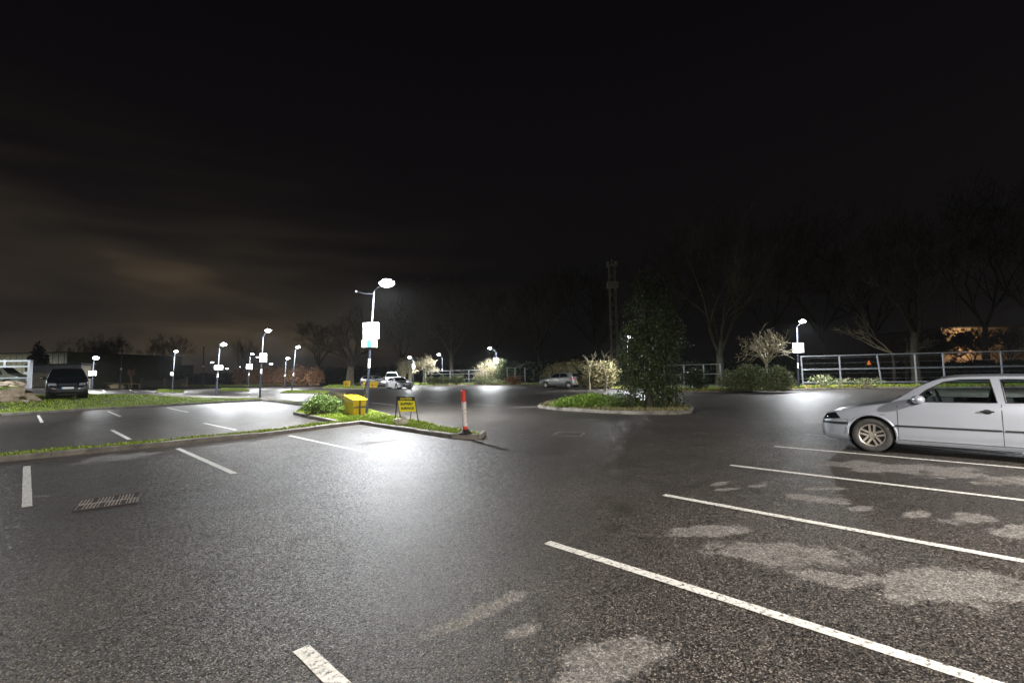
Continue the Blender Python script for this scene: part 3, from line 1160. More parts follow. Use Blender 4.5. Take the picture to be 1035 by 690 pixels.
# ------------------------------------------------------------------ cars
def pch(tab, x):
    if x <= tab[0][0]:
        return tab[0][1]
    if x >= tab[-1][0]:
        return tab[-1][1]
    n = len(tab)
    for i in range(n - 1):
        if tab[i][0] <= x <= tab[i + 1][0]:
            break

    def sl(k):
        if k <= 0 or k >= n - 1:
            j = min(max(k, 0), n - 2) if k < n - 1 else n - 2
            return (tab[j + 1][1] - tab[j][1]) / (tab[j + 1][0] - tab[j][0])
        d0 = (tab[k][1] - tab[k - 1][1]) / (tab[k][0] - tab[k - 1][0])
        d1 = (tab[k + 1][1] - tab[k][1]) / (tab[k + 1][0] - tab[k][0])
        return 0 if d0 * d1 <= 0 else 2 * d0 * d1 / (d0 + d1)
    x0, y0 = tab[i]
    x1, y1 = tab[i + 1]
    h = x1 - x0
    t = (x - x0) / h
    return ((2 * t**3 - 3 * t * t + 1) * y0 + (t**3 - 2 * t * t + t) * h * sl(i) + (-2 * t**3 + 3 * t * t) * y1 + (t**3 - t * t) * h * sl(i + 1))


GOLF = dict(L=4.149, fa=.84, ra=3.35, wr=.315, ar=.365,
            zt=[(0, .50), (.02, .58), (.06, .66), (.12, .705), (.3, .77), (.6, .84), (.9, .90), (1.12, .945), (1.25, 1.03), (1.6, 1.29), (1.88, 1.405), (2.15, 1.436), (2.6, 1.444), (3.1, 1.435), (3.5, 1.40), (3.75, 1.34), (3.9, 1.15), (4.02, .95), (4.08, .8), (4.149, .5)],
            zk=[(0, .46), (.12, .64), (.6, .775), (1.12, .88), (1.5, .92), (3.7, .97), (4.0, .88), (4.149, .45)],
            zb=[(0, .28), (.1, .2), (.5, .18), (3.7, .18), (4.149, .32)],
            w=[(0, .60), (.04, .70), (.12, .77), (.25, .82), (.5, .85), (1.0, .865), (3.0, .8675), (3.7, .84), (4.0, .77), (4.149, .66)],
            win=[[(1.44, .965), (1.66, 1.17), (1.90, 1.318), (2.12, 1.356), (2.47, 1.362), (2.54, .975)],
                 [(2.64, .978), (2.60, 1.362), (3.0, 1.355), (3.22, 1.32), (3.36, 1.0)]],
            ws=[(1.20, -.66), (1.20, .66), (1.84, .53), (1.84, -.53)], rw=[(3.80, -.5), (3.80, .5), (3.98, .56), (3.98, -.56)])
SUVS = 1.0
SUV = dict(L=4.5, fa=.9, ra=3.5, wr=.36, ar=.41,
           zt=[(0, .62), (.03, .80), (.08, .92), (.2, 1.0), (.6, 1.06), (1.0, 1.10), (1.2, 1.13), (1.35, 1.22), (1.75, 1.55), (2.0, 1.69), (2.3, 1.74), (3.0, 1.77), (3.8, 1.74), (4.2, 1.66), (4.38, 1.3), (4.45, 1.0), (4.5, .6)],
           zk=[(0, .58), (.08, .86), (.6, .98), (1.2, 1.05), (1.5, 1.08), (4.2, 1.14), (4.5, .56)],
           zb=[(0, .36), (.15, .26), (.5, .24), (4.2, .24), (4.5, .36)],
           w=[(0, .74), (.04, .83), (.12, .88), (.3, .92), (1.0, .935), (3.6, .935), (4.2, .90), (4.5, .82)],
           win=[[(1.6, 1.13), (1.9, 1.42), (2.15, 1.58), (2.6, 1.62), (2.65, 1.15)], [(2.75, 1.15), (2.70, 1.62), (3.5, 1.62), (3.6, 1.18)], [(3.7, 1.2), (3.62, 1.6), (4.05, 1.56), (4.15, 1.22)]],
           ws=[(1.30, -.74), (1.30, .74), (1.95, .62), (1.95, -.62)], rw=[(4.24, -.6), (4.24, .6), (4.36, .66), (4.36, -.66)])
COUPE = dict(L=4.24, fa=.85, ra=3.42, wr=.32, ar=.365,
             zt=[(0, .48), (.03, .55), (.1, .62), (.3, .70), (.6, .76), (1.0, .82), (1.35, .87), (1.6, 1.0), (2.0, 1.22), (2.2, 1.27), (2.5, 1.285), (2.9, 1.24), (3.3, 1.12), (3.7, .98), (4.0, .93), (4.15, .85), (4.24, .5)],
             zk=[(0, .44), (.1, .57), (.6, .70), (1.35, .80), (1.8, .84), (3.4, .90), (4.0, .86), (4.24, .46)],
             zb=[(0, .24), (.1, .16), (.5, .15), (3.8, .15), (4.24, .3)],
             w=[(0, .62), (.05, .74), (.15, .81), (.4, .86), (.85, .885), (1.6, .86), (2.4, .86), (3.3, .89), (3.9, .84), (4.24, .68)],
             win=[[(1.75, .885), (2.05, 1.10), (2.3, 1.19), (2.75, 1.17), (3.15, 1.02), (3.2, .93), (2.6, .90)]],
             ws=[(1.42, -.68), (1.42, .68), (2.05, .52), (2.05, -.52)], rw=[(2.85, -.5), (2.85, .5), (3.6, .58), (3.6, -.58)])
CLIO = dict(L=3.99, fa=.84, ra=3.42, wr=.31, ar=.355,
            zt=[(0, .50), (.03, .62), (.1, .72), (.3, .82), (.6, .90), (.9, .97), (1.1, 1.06), (1.5, 1.28), (1.9, 1.43), (2.3, 1.485), (2.7, 1.49), (3.2, 1.46), (3.55, 1.40), (3.7, 1.30), (3.82, 1.1), (3.9, .95), (3.96, .75), (3.99, .5)],
            zk=[(0, .46), (.1, .66), (.6, .84), (1.1, .93), (3.5, 1.0), (3.8, .94), (3.99, .46)],
            zb=[(0, .28), (.1, .2), (.5, .18), (3.6, .18), (3.99, .32)],
            w=[(0, .58), (.05, .70), (.15, .78), (.35, .83), (.9, .855), (3.0, .86), (3.6, .84), (3.85, .79), (3.99, .70)],
            win=[[(1.35, 1.0), (1.65, 1.2), (1.95, 1.36), (2.4, 1.40), (2.45, 1.02)], [(2.53, 1.02), (2.48, 1.40), (3.1, 1.37), (3.3, 1.2), (3.35, 1.05)]],
            ws=[(1.1, -.66), (1.1, .66), (1.85, .52), (1.85, -.52)], rw=[(3.62, -.52), (3.62, .52), (3.83, .60), (3.83, -.60)])
VAN = dict(L=4.9, fa=.9, ra=3.9, wr=.33, ar=.39,
           zt=[(0, .70), (.05, .85), (.2, .98), (.6, 1.10), (.85, 1.2), (1.3, 1.65), (1.5, 1.86), (1.8, 1.94), (2.6, 1.98), (4.6, 1.98), (4.8, 1.92), (4.88, 1.5), (4.9, .6)],
           zk=[(0, .66), (.2, .9), (.85, 1.08), (1.2, 1.12), (4.8, 1.12), (4.9, .56)],
           zb=[(0, .36), (.15, .26), (.5, .22), (4.6, .22), (4.9, .34)],
           w=[(0, .78), (.06, .86), (.2, .92), (.5, .95), (4.6, .95), (4.9, .90)],
           win=[[(1.25, 1.16), (1.55, 1.55), (1.75, 1.66), (2.2, 1.68), (2.22, 1.18)]],
           ws=[(.92, -.78), (.92, .78), (1.42, .70), (1.42, -.70)], rw=[(4.82, -.7), (4.82, .7), (4.87, .7), (4.87, -.7)])


def section(S, x):
    zt, zk, zb, w = (pch(S[k], x) for k in ('zt', 'zk', 'zb', 'w'))
    zk = min(zk, zt - .02)
    wb = w * .965
    r = min(.075, .42 * (zt - zk))
    gh = max(0.0, zt - zk)
    wt = wb - .33 * max(0, gh - .08) - .02
    zs = zt - r
    hh = zk - zb
    pts = [(0, zb), (.72 * w, zb), (.93 * w, zb + .02), (.975 * w, zb + .08), (.992 * w, zb + .30 * hh), (w, zb + .5 * hh), (.996 * w, zb + .72 * hh), (.985 * w, zb + .9 * hh), (wb, zk)]
    for k in (.25, .5, .75, 1.0):
        y = wb + (wt - wb) * k + .018 * math.sin(PI * k) * min(1, gh / .4)
        pts.append((y, zk + (zs - zk) * k))
    crown = .035
    ed = min(.07, wt * .3)
    pts.append((wt - ed * .35, zs + r * .55))
    pts.append((wt - ed, zt - crown * ((wt - ed) / wt)**2 * .9))
    for k in (.7, .4, 0):
        pts.append((wt * k, zt - crown * k * k))
    return pts, 12


def side_y(S, x, z):
    pts, k = section(S, x)
    for i in range(2, 15):
        (y0, z0), (y1, z1) = pts[i], pts[i + 1]
        if z0 <= z <= z1 and z1 > z0:
            return y0 + (y1 - y0) * (z - z0) / (z1 - z0)
    return pts[13][0] if z > pts[12][1] else pts[2][0]


def top_z(S, x, y):
    pts, k = section(S, x)
    y = abs(y)
    for i in range(12, len(pts) - 1):
        (y0, z0), (y1, z1) = pts[i], pts[i + 1]
        if y1 <= y <= y0:
            return z1 + (z0 - z1) * ((y - y1) / (y0 - y1) if y0 > y1 else 0)
    return pts[12][1]


def end_x(S, y, z, rear=False):
    L = S['L']
    x = 0.0
    while x < .9:
        xx = L - x if rear else x
        pts, k = section(S, xx)
        if z <= top_z(S, xx, y) and z >= pts[0][1] and abs(y) <= side_y(S, xx, z):
            return xx
        x += .004
    return L - .3 if rear else .3


def car(S, label, paint, matrix, hollow=False, front=True, bonnet=None, plate='plate_white', name='parked_car', cat='car', group=None, strips=False, rearplate='plate_yellow', bluemark=False):
    """local frame: x runs from nose (+L/2) to tail (-L/2), z up"""
    L = S['L']
    root = empty(name, (0, 0, 0), mat=matrix)
    tag(root, label, cat, group)

    def X(d):
        return L / 2 - d
    # stations
    ds = [0, .01, .025, .045, .07, .1, .14, .19, .25]
    d = .32
    while d < L - .3:
        ds.append(d)
        d += .055
    ds += [L - .25, L - .19, L - .14, L - .1, L - .07, L - .045, L - .02, L]
    b = MB()
    rings = []
    for d in ds:
        pts, _ = section(S, d)
        ring = [(X(d), y, z) for y, z in pts] + [(X(d), -y, z) for y, z in pts[-2:0:-1]]
        rings.append(ring)
    n = len(rings[0])
    for r_ in rings:
        b.v += r_
    for i in range(len(rings) - 1):
        for k in range(n):
            a = i * n + k
            c = i * n + (k + 1) % n
            b.f.append((a, c, c + n, a + n))
    b.f.append(tuple(range(n))[::-1])
    b.f.append(tuple((len(rings) - 1) * n + k for k in range(n)))
    body = b.build('body', paint, root)
    smooth_mesh(body.data, 60)
    # modifiers, evaluated into a plain mesh
    cut = []

    def cutter(mb):
        o = mb.build('cutter', M['trim'])
        smooth_mesh(o.data)
        for f in o.data.polygons:
            f.use_smooth = False
        cut.append(o)
    for ax in (S['fa'], S['ra']):
        for s in (1, -1):
            cy = MB().lathe([(0, .50), (S['ar'], .50), (S['ar'], 1.3), (0, 1.3)], (X(ax), 0, S['wr'] + .01), 40, 'Y', mat=Matrix.Scale(s, 3, Vector((0, 1, 0))))
            bm = bmesh.new()
            me = bpy.data.meshes.new('c')
            me.from_pydata(cy.v, [], cy.f)
            bm.from_mesh(me)
            bmesh.ops.remove_doubles(bm, verts=bm.verts, dist=1e-4)
            bmesh.ops.recalc_face_normals(bm, faces=bm.faces)
            bm.to_mesh(me)
            bm.free()
            o = bpy.data.objects.new('cutter', me)
            COL.objects.link(o)
            cut.append(o)
    if hollow:
        for poly in S['win']:
            mb = MB()
            k = len(poly)
            mb.add([(X(p[0]), -2, p[1]) for p in poly] + [(X(p[0]), 2, p[1]) for p in poly],
                   [tuple(range(k)), tuple(range(2 * k - 1, k - 1, -1))] + [(i, (i + 1) % k, (i + 1) % k + k, i + k) for i in range(k)])
            cutter(mb)
        for poly, z0 in ((S['ws'], .955), (S['rw'], .95)):
            mb = MB()
            k = len(poly)
            mb.add([(X(p[0]), p[1], z0) for p in poly] + [(X(p[0]), p[1], 1.6) for p in poly],
                   [tuple(range(k)), tuple(range(2 * k - 1, k - 1, -1))] + [(i, (i + 1) % k, (i + 1) % k + k, i + k) for i in range(k)])
            cutter(mb)
        so = body.modifiers.new('s', 'SOLIDIFY')
        so.thickness = .028
        so.offset = -1
    for o in cut:
        o.parent = root
        mod = body.modifiers.new('b', 'BOOLEAN')
        mod.operation = 'DIFFERENCE'
        mod.object = o
        mod.solver = 'EXACT'
    dg = bpy.context.evaluated_depsgraph_get()
    dg.update()
    me = bpy.data.meshes.new_from_object(body.evaluated_get(dg))
    if len(me.polygons) > 100:
        body.modifiers.clear()
        body.data = me
        if not me.materials:
            me.materials.append(paint)
        for i_, _m in enumerate(me.materials):
            me.materials[i_] = paint
        smooth_mesh(me, 35)
    else:
        body.modifiers.clear()
    for o in cut:
        bpy.data.objects.remove(o)

    def side_patch(nm, poly, off, mat, parent=root, step=.08, both=True, sides=(1, -1)):
        vs, fs = cdt(poly, step)
        for s in sides:
            mb = MB()
            mb.add([(X(v.x), s * (side_y(S, v.x, v.y) + off), v.y) for v in vs], [f if s > 0 else f[::-1] for f in fs])
            mb.build(nm, mat, parent, smooth=True, ang=60)

    def plan_patch(nm, poly, off, mat, parent=root, step=.08):
        vs, fs = cdt(poly, step)
        mb = MB()
        mb.add([(X(v.x), v.y, top_z(S, v.x, v.y) + off) for v in vs], fs)
        return mb.build(nm, mat, parent, smooth=True, ang=60)

    def end_patch(nm, poly, off, mat, rear=False, parent=root, step=.06, mirror=True):
        r_ = []
        for s in ((1, -1) if mirror else (1,)):
            vs, fs = cdt(poly, step)
            mb = MB()
            mb.add([(X(end_x(S, v.x, v.y, rear)) + (-off if rear else off), s * v.x, v.y) for v in vs], fs)
            r_.append(mb.build(nm, mat, parent, smooth=True, ang=60))
        return r_
    gm = M['clearglass'] if hollow else M['darkglass']
    go = -.012 if hollow else .004
    for poly in S['win']:
        side_patch('side_window', poly, go, gm)
    plan_patch('windscreen', S['ws'], go, gm)
    plan_patch('rear_window', S['rw'], go, gm)
    # wheels
    for ax in (S['fa'], S['ra']):
        for s in (1, -1):
            w0 = side_y(S, ax, S['wr'] + .32)
            yo = w0 - .02
            wr = S['wr']
            we = bpy.data.objects.new('wheel', None)
            COL.objects.link(we)
            we.empty_display_size = .1
            we.parent = root
            we.location = (X(ax), s * (yo - .1), wr)
            sm = Matrix.Scale(s, 3, Vector((0, 1, 0)))
            MB().lathe([(wr * .66, -.09), (wr * .70, -.10), (wr * .93, -.10), (wr * .985, -.085), (wr, -.06), (wr, .06), (wr * .985, .085), (wr * .93, .10), (wr * .72, .098), (wr * .67, .085), (wr * .66, .06)], n=40, axis='Y', mat=sm).build('tyre', M['tyre'], we, smooth=True, ang=50)
            rim = MB()
            rr = wr * .655
            rim.lathe([(rr * 1.02, .082), (rr, .09), (rr * .93, .085), (rr * .91, .02), (rr * .9, -.06)], n=40, axis='Y', mat=sm)
            rim.lathe([(0, .062), (.05, .062), (.06, .05), (.06, .0)], n=16, axis='Y', mat=sm)
            for k in range(5):
                a = 2 * PI * k / 5 + .35
                for dd in (-.036, .036):
                    ca, sa = math.cos(a), math.sin(a)
                    p = Vector((ca * .05 - sa * dd * .8, s * .055, sa * .05 + ca * dd * .8))
                    q = Vector((ca * rr * .95 - sa * dd * 1.1, s * .072, sa * rr * .95 + ca * dd * 1.1))
                    mid = (p + q) / 2
                    dv = (q - p).normalized()
                    yv = Vector((0, 1, 0))
                    xv = dv.cross(yv).normalized()
                    yv2 = xv.cross(dv)
                    rim.box(mid, (.036, .024, (q - p).length), mat=Matrix((xv, yv2, dv)).transposed())
            rim.build('rim', M['alloy'], we, smooth=True, ang=35)
            MB().lathe([(0, -.02), (rr * .9, -.02)], n=24, axis='Y', mat=sm).build('brake_disc', M['trim'], we)
            # dark arch liner
            MB().lathe([(0, .42 * 1.0), (S['ar'] + .004, .42), (S['ar'] + .004, w0 - .035)], (X(ax), 0, wr + .01), 40, 'Y', mat=sm).build('arch_liner', M['trim'], root)
    # underbody
    MB().box((0, 0, .27), (L - .5, .9, .2)).build('underbody', M['trim'], root)
    # mirrors
    wx = S['win'][0][0][0] + .08
    zm = S['win'][0][0][1] + .035
    for s in (1, -1):
        yy = side_y(S, wx, zm)
        mr = MB().ell((X(wx + .03), s * (yy + .15), zm + .015), (.10, .125, .078), 14).build('mirror', paint, root, smooth=True)
        MB().box((X(wx), s * (yy + .03), zm - .045), (.12, .12, .05)).build('mirror_foot', M['trim'], mr, bevel=.01)
    # door shut lines, handles
    fx = [S['win'][0][0][0] - .20, S['win'][0][-1][0] + .04]
    if len(S['win']) > 1:
        fx.append(S['win'][1][-1][0] - .06)
    for q in fx:
        zk = pch(S['zk'], q)
        side_patch('door_seam', [(q - .004, .27), (q + .004, .27), (q + .006, zk - .005), (q - .002, zk - .005)], .0025, M['trim'], step=.1)
    side_patch('door_seam', [(fx[0], .262), (fx[-1], .262), (fx[-1], .27), (fx[0], .27)], .0025, M['trim'], step=.1)
    for q in fx[1:]:
        zk = pch(S['zk'], q)
        for s in (1, -1):
            yy = side_y(S, q - .16, zk - .13)
            hdl = MB().box((X(q - .17), s * (yy + .022), zk - .125), (.17, .022, .028)).build('door_handle', M['trim'], root, bevel=.008)
            MB().ell((X(q - .17), s * (yy + .004), zk - .13), (.06, .008, .04), 12).build('handle_recess', M['trim'], hdl, smooth=True)
    # window surrounds
    for poly in S['win']:
        cx_ = sum(p[0] for p in poly) / len(poly)
        cz_ = sum(p[1] for p in poly) / len(poly)
        for s in (1, -1):
            mb = MB()
            k = len(poly)
            pts = []
            for i in range(k):
                a, c = poly[i], poly[(i + 1) % k]
                nn = max(1, int(math.dist(a, c) / .1))
                for j in range(nn):
                    x_ = a[0] + (c[0] - a[0]) * j / nn
                    z_ = a[1] + (c[1] - a[1]) * j / nn
                    pts.append(Vector((X(x_), s * (side_y(S, x_, z_) + .0), z_)))
            pts.append(pts[0])
            mb.tube(pts, .009, 5, cap=False)
            mb.build('window_trim', M['trim'], root)
    if strips:
        side_patch('rub_strip', [(1.20, .505), (2.57, .505), (2.57, .535), (1.20, .535)], .012, M['trim'])
        side_patch('rub_strip', [(2.60, .505), (2.97, .505), (2.97, .535), (2.60, .535)], .012, M['trim'])
        side_patch('bumper_strip', [(.03, .50), (.47, .50), (.47, .545), (.03, .545)], .012, M['trim'], step=.03)
        side_patch('bumper_seam', [(.20, .565), (.50, .60), (.50, .604), (.20, .569)], .002, M['trim'], step=.03)
        side_patch('bumper_seam', [(.47, .24), (.476, .24), (.476, .60), (.47, .60)], .002, M['trim'], step=.06)
        side_patch('side_repeater', [(.98, .70), (1.06, .70), (1.06, .722), (.98, .722)], .006, M['lightglass'])
        side_patch('sill_lip', [(1.22, .195), (2.98, .195), (2.98, .215), (1.22, .215)], .012, paint)
        # flared arch lips
        for ax in (S['fa'], S['ra']):
            for s in (1, -1):
                pts, rd = [], []
                for k in range(25):
                    a = PI * k / 24
                    xx, zz = ax - math.cos(a) * (S['ar'] + .012), S['wr'] + .01 + math.sin(a) * (S['ar'] + .012)
                    pts.append((X(xx), s * (side_y(S, xx, max(.22, zz)) - .004), zz))
                    rd.append(.02)
                MB().tube(pts, rd, 8).build('arch_lip', paint, root, smooth=True, ang=80)
        # headlights wrapping to the side, front grille
        side_patch('headlight', [(.055, .575), (.36, .61), (.28, .725), (.115, .685), (.07, .63)], .004, M['darkglass'], step=.025)
    else:
        zt0 = pch(S['zt'], .12)
        side_patch('headlight', [(.10, zt0 - .20), (.42, zt0 - .14), (.34, zt0 - .03), (.13, zt0 - .055)], .004, M['lightglass'], step=.03)
    zt0 = pch(S['zt'], .08)
    wn = pch(S['w'], .02)
    zbn = pch(S['zb'], 0)
    end_patch('headlight', [(wn * .58, zt0 - .20), (wn * .98, zt0 - .17), (wn * .96, zt0 - .045), (wn * .62, zt0 - .07)], .006, M['lightglass'])
    end_patch('grille', [(-wn * .50, zt0 - .19), (wn * .50, zt0 - .19), (wn * .50, zt0 - .08), (-wn * .50, zt0 - .08)], .005, M['trim'], mirror=False)
    end_patch('lower_grille', [(-wn * .62, zbn + .03), (wn * .62, zbn + .03), (wn * .55, zbn + .13), (-wn * .55, zbn + .13)], .005, M['trim'], mirror=False)
    pz = zbn + .17
    if front:
        pl = MB().box((L / 2 + .012, 0, pz + .055), (.012, .52, .11)).build('number_plate', M[plate], root)
        if bluemark:
            MB().box((L / 2 + .02, -.235, pz + .055), (.004, .045, .108)).build('blue_strip', M['sign_blue'], pl)
    # rear lamps
    ztr = pch(S['zt'], L - .12)
    wr_ = pch(S['w'], L - .05)
    zk3 = pch(S['zk'], L - .3)
    end_patch('tail_lamp', [(wr_ * .70, zk3 - .16), (wr_ * .98, zk3 - .16), (wr_ * .95, zk3 + .02), (wr_ * .80, zk3 + .02)], .006, M['redlens'], rear=True)
    side_patch('tail_lamp', [(L - .30, zk3 - .13), (L - .12, zk3 - .16), (L - .12, zk3 - .0), (L - .22, zk3 + .0)], .005, M['redlens'], step=.04)
    rp = MB().box((-L / 2 - .014 + .0, 0, .58), (.012, .52, .11)).build('number_plate', M[rearplate], root)
    if bonnet is not None:
        plan_patch('bonnet', [(.18, -.60), (.18, .60), (.55, .70), (1.30, .72), (1.30, -.72), (.55, -.70)], .005, bonnet, step=.1)
        end_patch('front_panel', [(-wn * .75, zbn + .02), (wn * .75, zbn + .02), (wn * .6, zt0 - .08), (-wn * .6, zt0 - .08)], .008, bonnet, mirror=False)
    # wipers
    w0_ = S['ws'][0][0]
    for q in (-.45, .08):
        MB().tube([(X(w0_ - .02), q, top_z(S, w0_ - .02, q) + .015), (X(w0_ + .03), q + .5, top_z(S, w0_ + .03, min(.6, q + .5)) + .02)], .008, 5).build('wiper', M['trim'], root)
    if hollow:
        # seats, dashboard, steering wheel
        MB().box((X(2.4), 0, .42), (2.6, 1.36, .12)).build('cabin_floor', M['trim'], root)
        MB().box((X(1.42), 0, .80), (.36, 1.40, .26)).build('dashboard', M['trim'], root, bevel=.06)
        for s in (1, -1):
            st = MB()
            st.box((X(2.15), s * .36, .62), (.5, .5, .18))
            st.box((X(2.50), s * .36, .90), (.14, .48, .60), mat=Matrix.Rotation(R(-14), 3, 'Y'))
            st.box((X(2.60), s * .36, 1.26), (.09, .26, .16), mat=Matrix.Rotation(R(-10), 3, 'Y'))
            st.build('front_seat', M['cloth'], root, bevel=.05)
        rs = MB().box((X(3.15), 0, .66), (.5, 1.3, .18)).box((X(3.45), 0, .92), (.14, 1.28, .55), mat=Matrix.Rotation(R(-18), 3, 'Y'))
        rs.build('rear_seat', M['cloth'], root, bevel=.04)
        ring = [(X(1.78) + .05 * math.sin(a), -.36 + .185 * math.cos(a), .96 + .18 * math.sin(a)) for a in [2 * PI * k / 24 for k in range(25)]]
        MB().tube(ring, .014, 8, cap=False).build('steering_wheel', M['trim'], root, smooth=True)
    return root


def place(cx_, cy_, heading):
    """heading = direction of the nose (x, y)"""
    return Matrix.Translation((cx_, cy_, G(cx_, cy_) + .002)) @ Matrix.Rotation(math.atan2(heading[1], heading[0]), 4, 'Z')


# silver hatchback: near front tyre contact at (883, 455.5)
hd_ = Vector((-.713, .701, 0)).normalized()
left_ = Vector((-hd_.y, hd_.x, 0))      # towards the camera side
ct = P(883, 456.2)
cc = ct - hd_ * (GOLF['L'] / 2 - GOLF['fa']) - left_ * .76
car(GOLF, 'silver hatchback seen from its left side in the right-hand bays', M['silver'], place(cc.x, cc.y, hd_), hollow=True, strips=True)

c = P(67, 401.3)
car(SUV, 'black four wheel drive car facing the camera above the grass bank', M['carblack'], place(c.x, c.y, (.70, -.71)) @ Matrix.Scale(SUVS, 4), plate='plate_white', bluemark=True)
c = P(405, 392.6)
car(COUPE, 'white coupe with a black bonnet parked in the far middle', M['carwhite'], place(c.x - .2, c.y, (.60, -.80)), bonnet=M['bonnetblack'])
c = P(566, 391.6)
car(CLIO, 'pale silver small hatchback seen from the rear before the dry hedge', M['silver2'], place(c.x, c.y, (-.80, .60)))
c = T(396, 380, 66)
car(VAN, 'white van behind the white coupe', M['carwhite'], place(c.x, 66, (.25, -.97)), name='parked_van', cat='van')
c = T(378, 381, 64)
car(CLIO, 'pale car half hidden by the nearest lamp pole', M['silver2'], place(c.x, 64, (.85, -.5)))
c = T(387, 381, 68)
car(GOLF, 'black car in shadow between the pale car and the white van', M['carblack'], place(c.x, 68, (.2, -.97)))
c = T(6, 381, 42)
car(VAN, 'dull green van parked sideways behind the metal gate', M['vangreen'], place(c.x - 1.2, 42, (.95, .3)), name='parked_van', cat='van')


# ------------------------------------------------------------------ fences and gates
def on_ground(u, v, Y=None):
    if Y is None:
        return P(u, v)
    p = T(u, v, Y)
    p.z = G(p.x, p.y)
    return p


def rail_fence(posts, hs, label, hpx=None, wires=0, name='rail_fence', mat='steel', pr=.045, rr=.032, leans=None):
    """posts: world points; hs: heights of the rails"""
    o = posts[0]
    e = empty(name, o)
    tag(e, label, 'fence')
    for i, p in enumerate(posts):
        ln = (leans[i] if leans else 0)
        MB().tube([p - o + Vector((0, 0, -.1)), p - o + Vector((ln, 0, hs[0] + .04))], pr, 8).build('post', M[mat], e, smooth=True)
    for h in hs:
        MB().tube([p - o + Vector((0, -.03, h)) for p in posts], rr, 8).build('rail', M[mat], e, smooth=True)
    if wires:
        mb = MB()
        for k in range(wires):
            z = .15 + (hs[0] - .3) * k / (wires - 1)
            mb.tube([p - o + Vector((0, .5, z)) for p in posts], .008, 4)
        mb.build('wires', M['steel'], e)
    return e


rp = [P(u, 391.4 - (u - 816) * .004) for u in (816, 855, 897, 933, 962, 1022, 1075, 1130)]
rp = [p + Vector((0, .5, .085)) for p in rp]
hh = (391.4 - 361.7) * rp[0].y / FPX
rail_fence(rp, [hh, hh * .55, hh * .12], 'galvanised steel three rail fence along the right-hand edge', wires=6, leans=[-.04, 0, -.22, 0, .0, 0, 0, 0], pr=.06, rr=.045)
fp = [on_ground(u, 393, 34.5) for u in (652, 672, 692, 712, 729)]
rail_fence(fp, [1.9, 1.2], 'pale railing half hidden between the evergreen tree and the bushes', pr=.05)
fp = [on_ground(u, 390, 63) for u in (428, 436, 455, 474, 492)]
rail_fence(fp, [1.95, 1.5, .8, .3], 'distant grey railing behind the far lamp with no board', pr=.05)
fp = [on_ground(u, 390, 56) for u in (513, 521, 531)]
rail_fence(fp, [2.1, 1.1, .4], 'short pale steel railing right of the dry bush', pr=.07)
fp = [on_ground(u, 390, 56) for u in (540, 550)]
rail_fence(fp, [1.7, .9], 'dark railing just left of the pale small hatchback', pr=.05, mat='cone')


def field_gate(u0, u1, Y, label, h=1.35):
    a, b = on_ground(u0, 390, Y), on_ground(u1, 390, Y)
    e = empty('field_gate', a)
    tag(e, label, 'gate', 'wooden field gates')
    d = b - a
    for k in (0, 1):
        MB().bar(d * k, d * k + Vector((0, 0, h + .25)), .22, .22).build('gate_post', M['wood'], e)
    for z in (.3, .55, .8, 1.05, 1.3):
        MB().bar(d * .02 + Vector((0, -.02, z)), d * .98 + Vector((0, -.02, z)), .06, .11).build('bar', M['wood'], e)
    MB().bar(d * .03 + Vector((0, -.09, .25)), d * .5 + Vector((0, -.09, 1.3)), .05, .12).build('brace', M['wood'], e)
    MB().bar(d * .5 + Vector((0, -.09, 1.3)), d * .97 + Vector((0, -.09, .25)), .05, .12).build('brace', M['wood'], e)


field_gate(142.5, 166, 82, 'left-hand wooden field gate with crossed braces', 1.5)
field_gate(167.5, 189, 82.5, 'right-hand wooden field gate behind the lamp', 1.5)
# low log rail
a, b = on_ground(86, 391, 78), on_ground(141, 391, 80)
e = empty('log_rail', a)
tag(e, 'low pale log rail between the black car and the wooden gates', 'fence')
for k in range(6):
    q = (b - a) * (k / 5)
    MB().tube([q, q + Vector((0, 0, .75))], .12, 8).build('post', M['wood_pale'], e)
MB().tube([Vector((0, 0, .78)), (b - a) + Vector((0, 0, .80))], .13, 8).build('rail', M['wood_pale'], e, smooth=True)
o = MB().ell(on_ground(117, 391.5, 76) + Vector((0, 0, .3)), (1.6, .6, .5), 12, wob=.5, seed=5).build('log_pile', M['wood_pale'], smooth=True)
tag(o, 'pale heap of cut wood lying before the low log rail', 'wood pile')

# left metal gate and its rocks
Yg = 35.0
a, b = on_ground(-40, 392, Yg), on_ground(29.5, 392, Yg)
e = empty('metal_gate', a)
tag(e, 'tall galvanised metal gate at the left edge above the grass bank', 'gate')
d = b - a
zt = T(29.5, 363.8, Yg).z - b.z
MB().box(d + Vector((0, 0, zt / 2)), (.2, .2, zt)).build('gate_post', M['steel'], e)
for k in (1.0, .80, .40, .06):
    MB().bar(Vector((0, 0, zt * k - .05)), d + Vector((-.1, 0, zt * k - .05)), .07, .12 if k > .7 else .07).build('rail', M['steel'], e)
for u in (-15, 5):
    p = T(u, 370, Yg) - a
    MB().box((p.x, 0, zt * .89), (.16, .08, zt * .24)).build('upright', M['steel'], e)
MB().box(d + Vector((-.24, -.02, zt * .55)), (.30, .10, .14)).build('latch', M['steel'], e)
for i, (u, v, r_, lab) in enumerate([(11, 396.5, (1.05, .55, .42), 'long flat sandstone boulder lying under the metal gate'),
                                     (16, 404.5, (.85, .55, .48), 'pointed sandstone boulder nearest the kerb on the bank'),
                                     (-9, 398, (.9, .6, .4), 'sandstone boulder at the left edge of the picture')]):
    p = P(u, v)
    rk = MB().ell((0, 0, r_[2] * .6), r_, 16, wob=.9, seed=i + 11)
    o = rk.build('boulder', M['rock'], smooth=True, ang=25, loc=p)
    tag(o, lab, 'boulder', 'boulders on the grass bank')


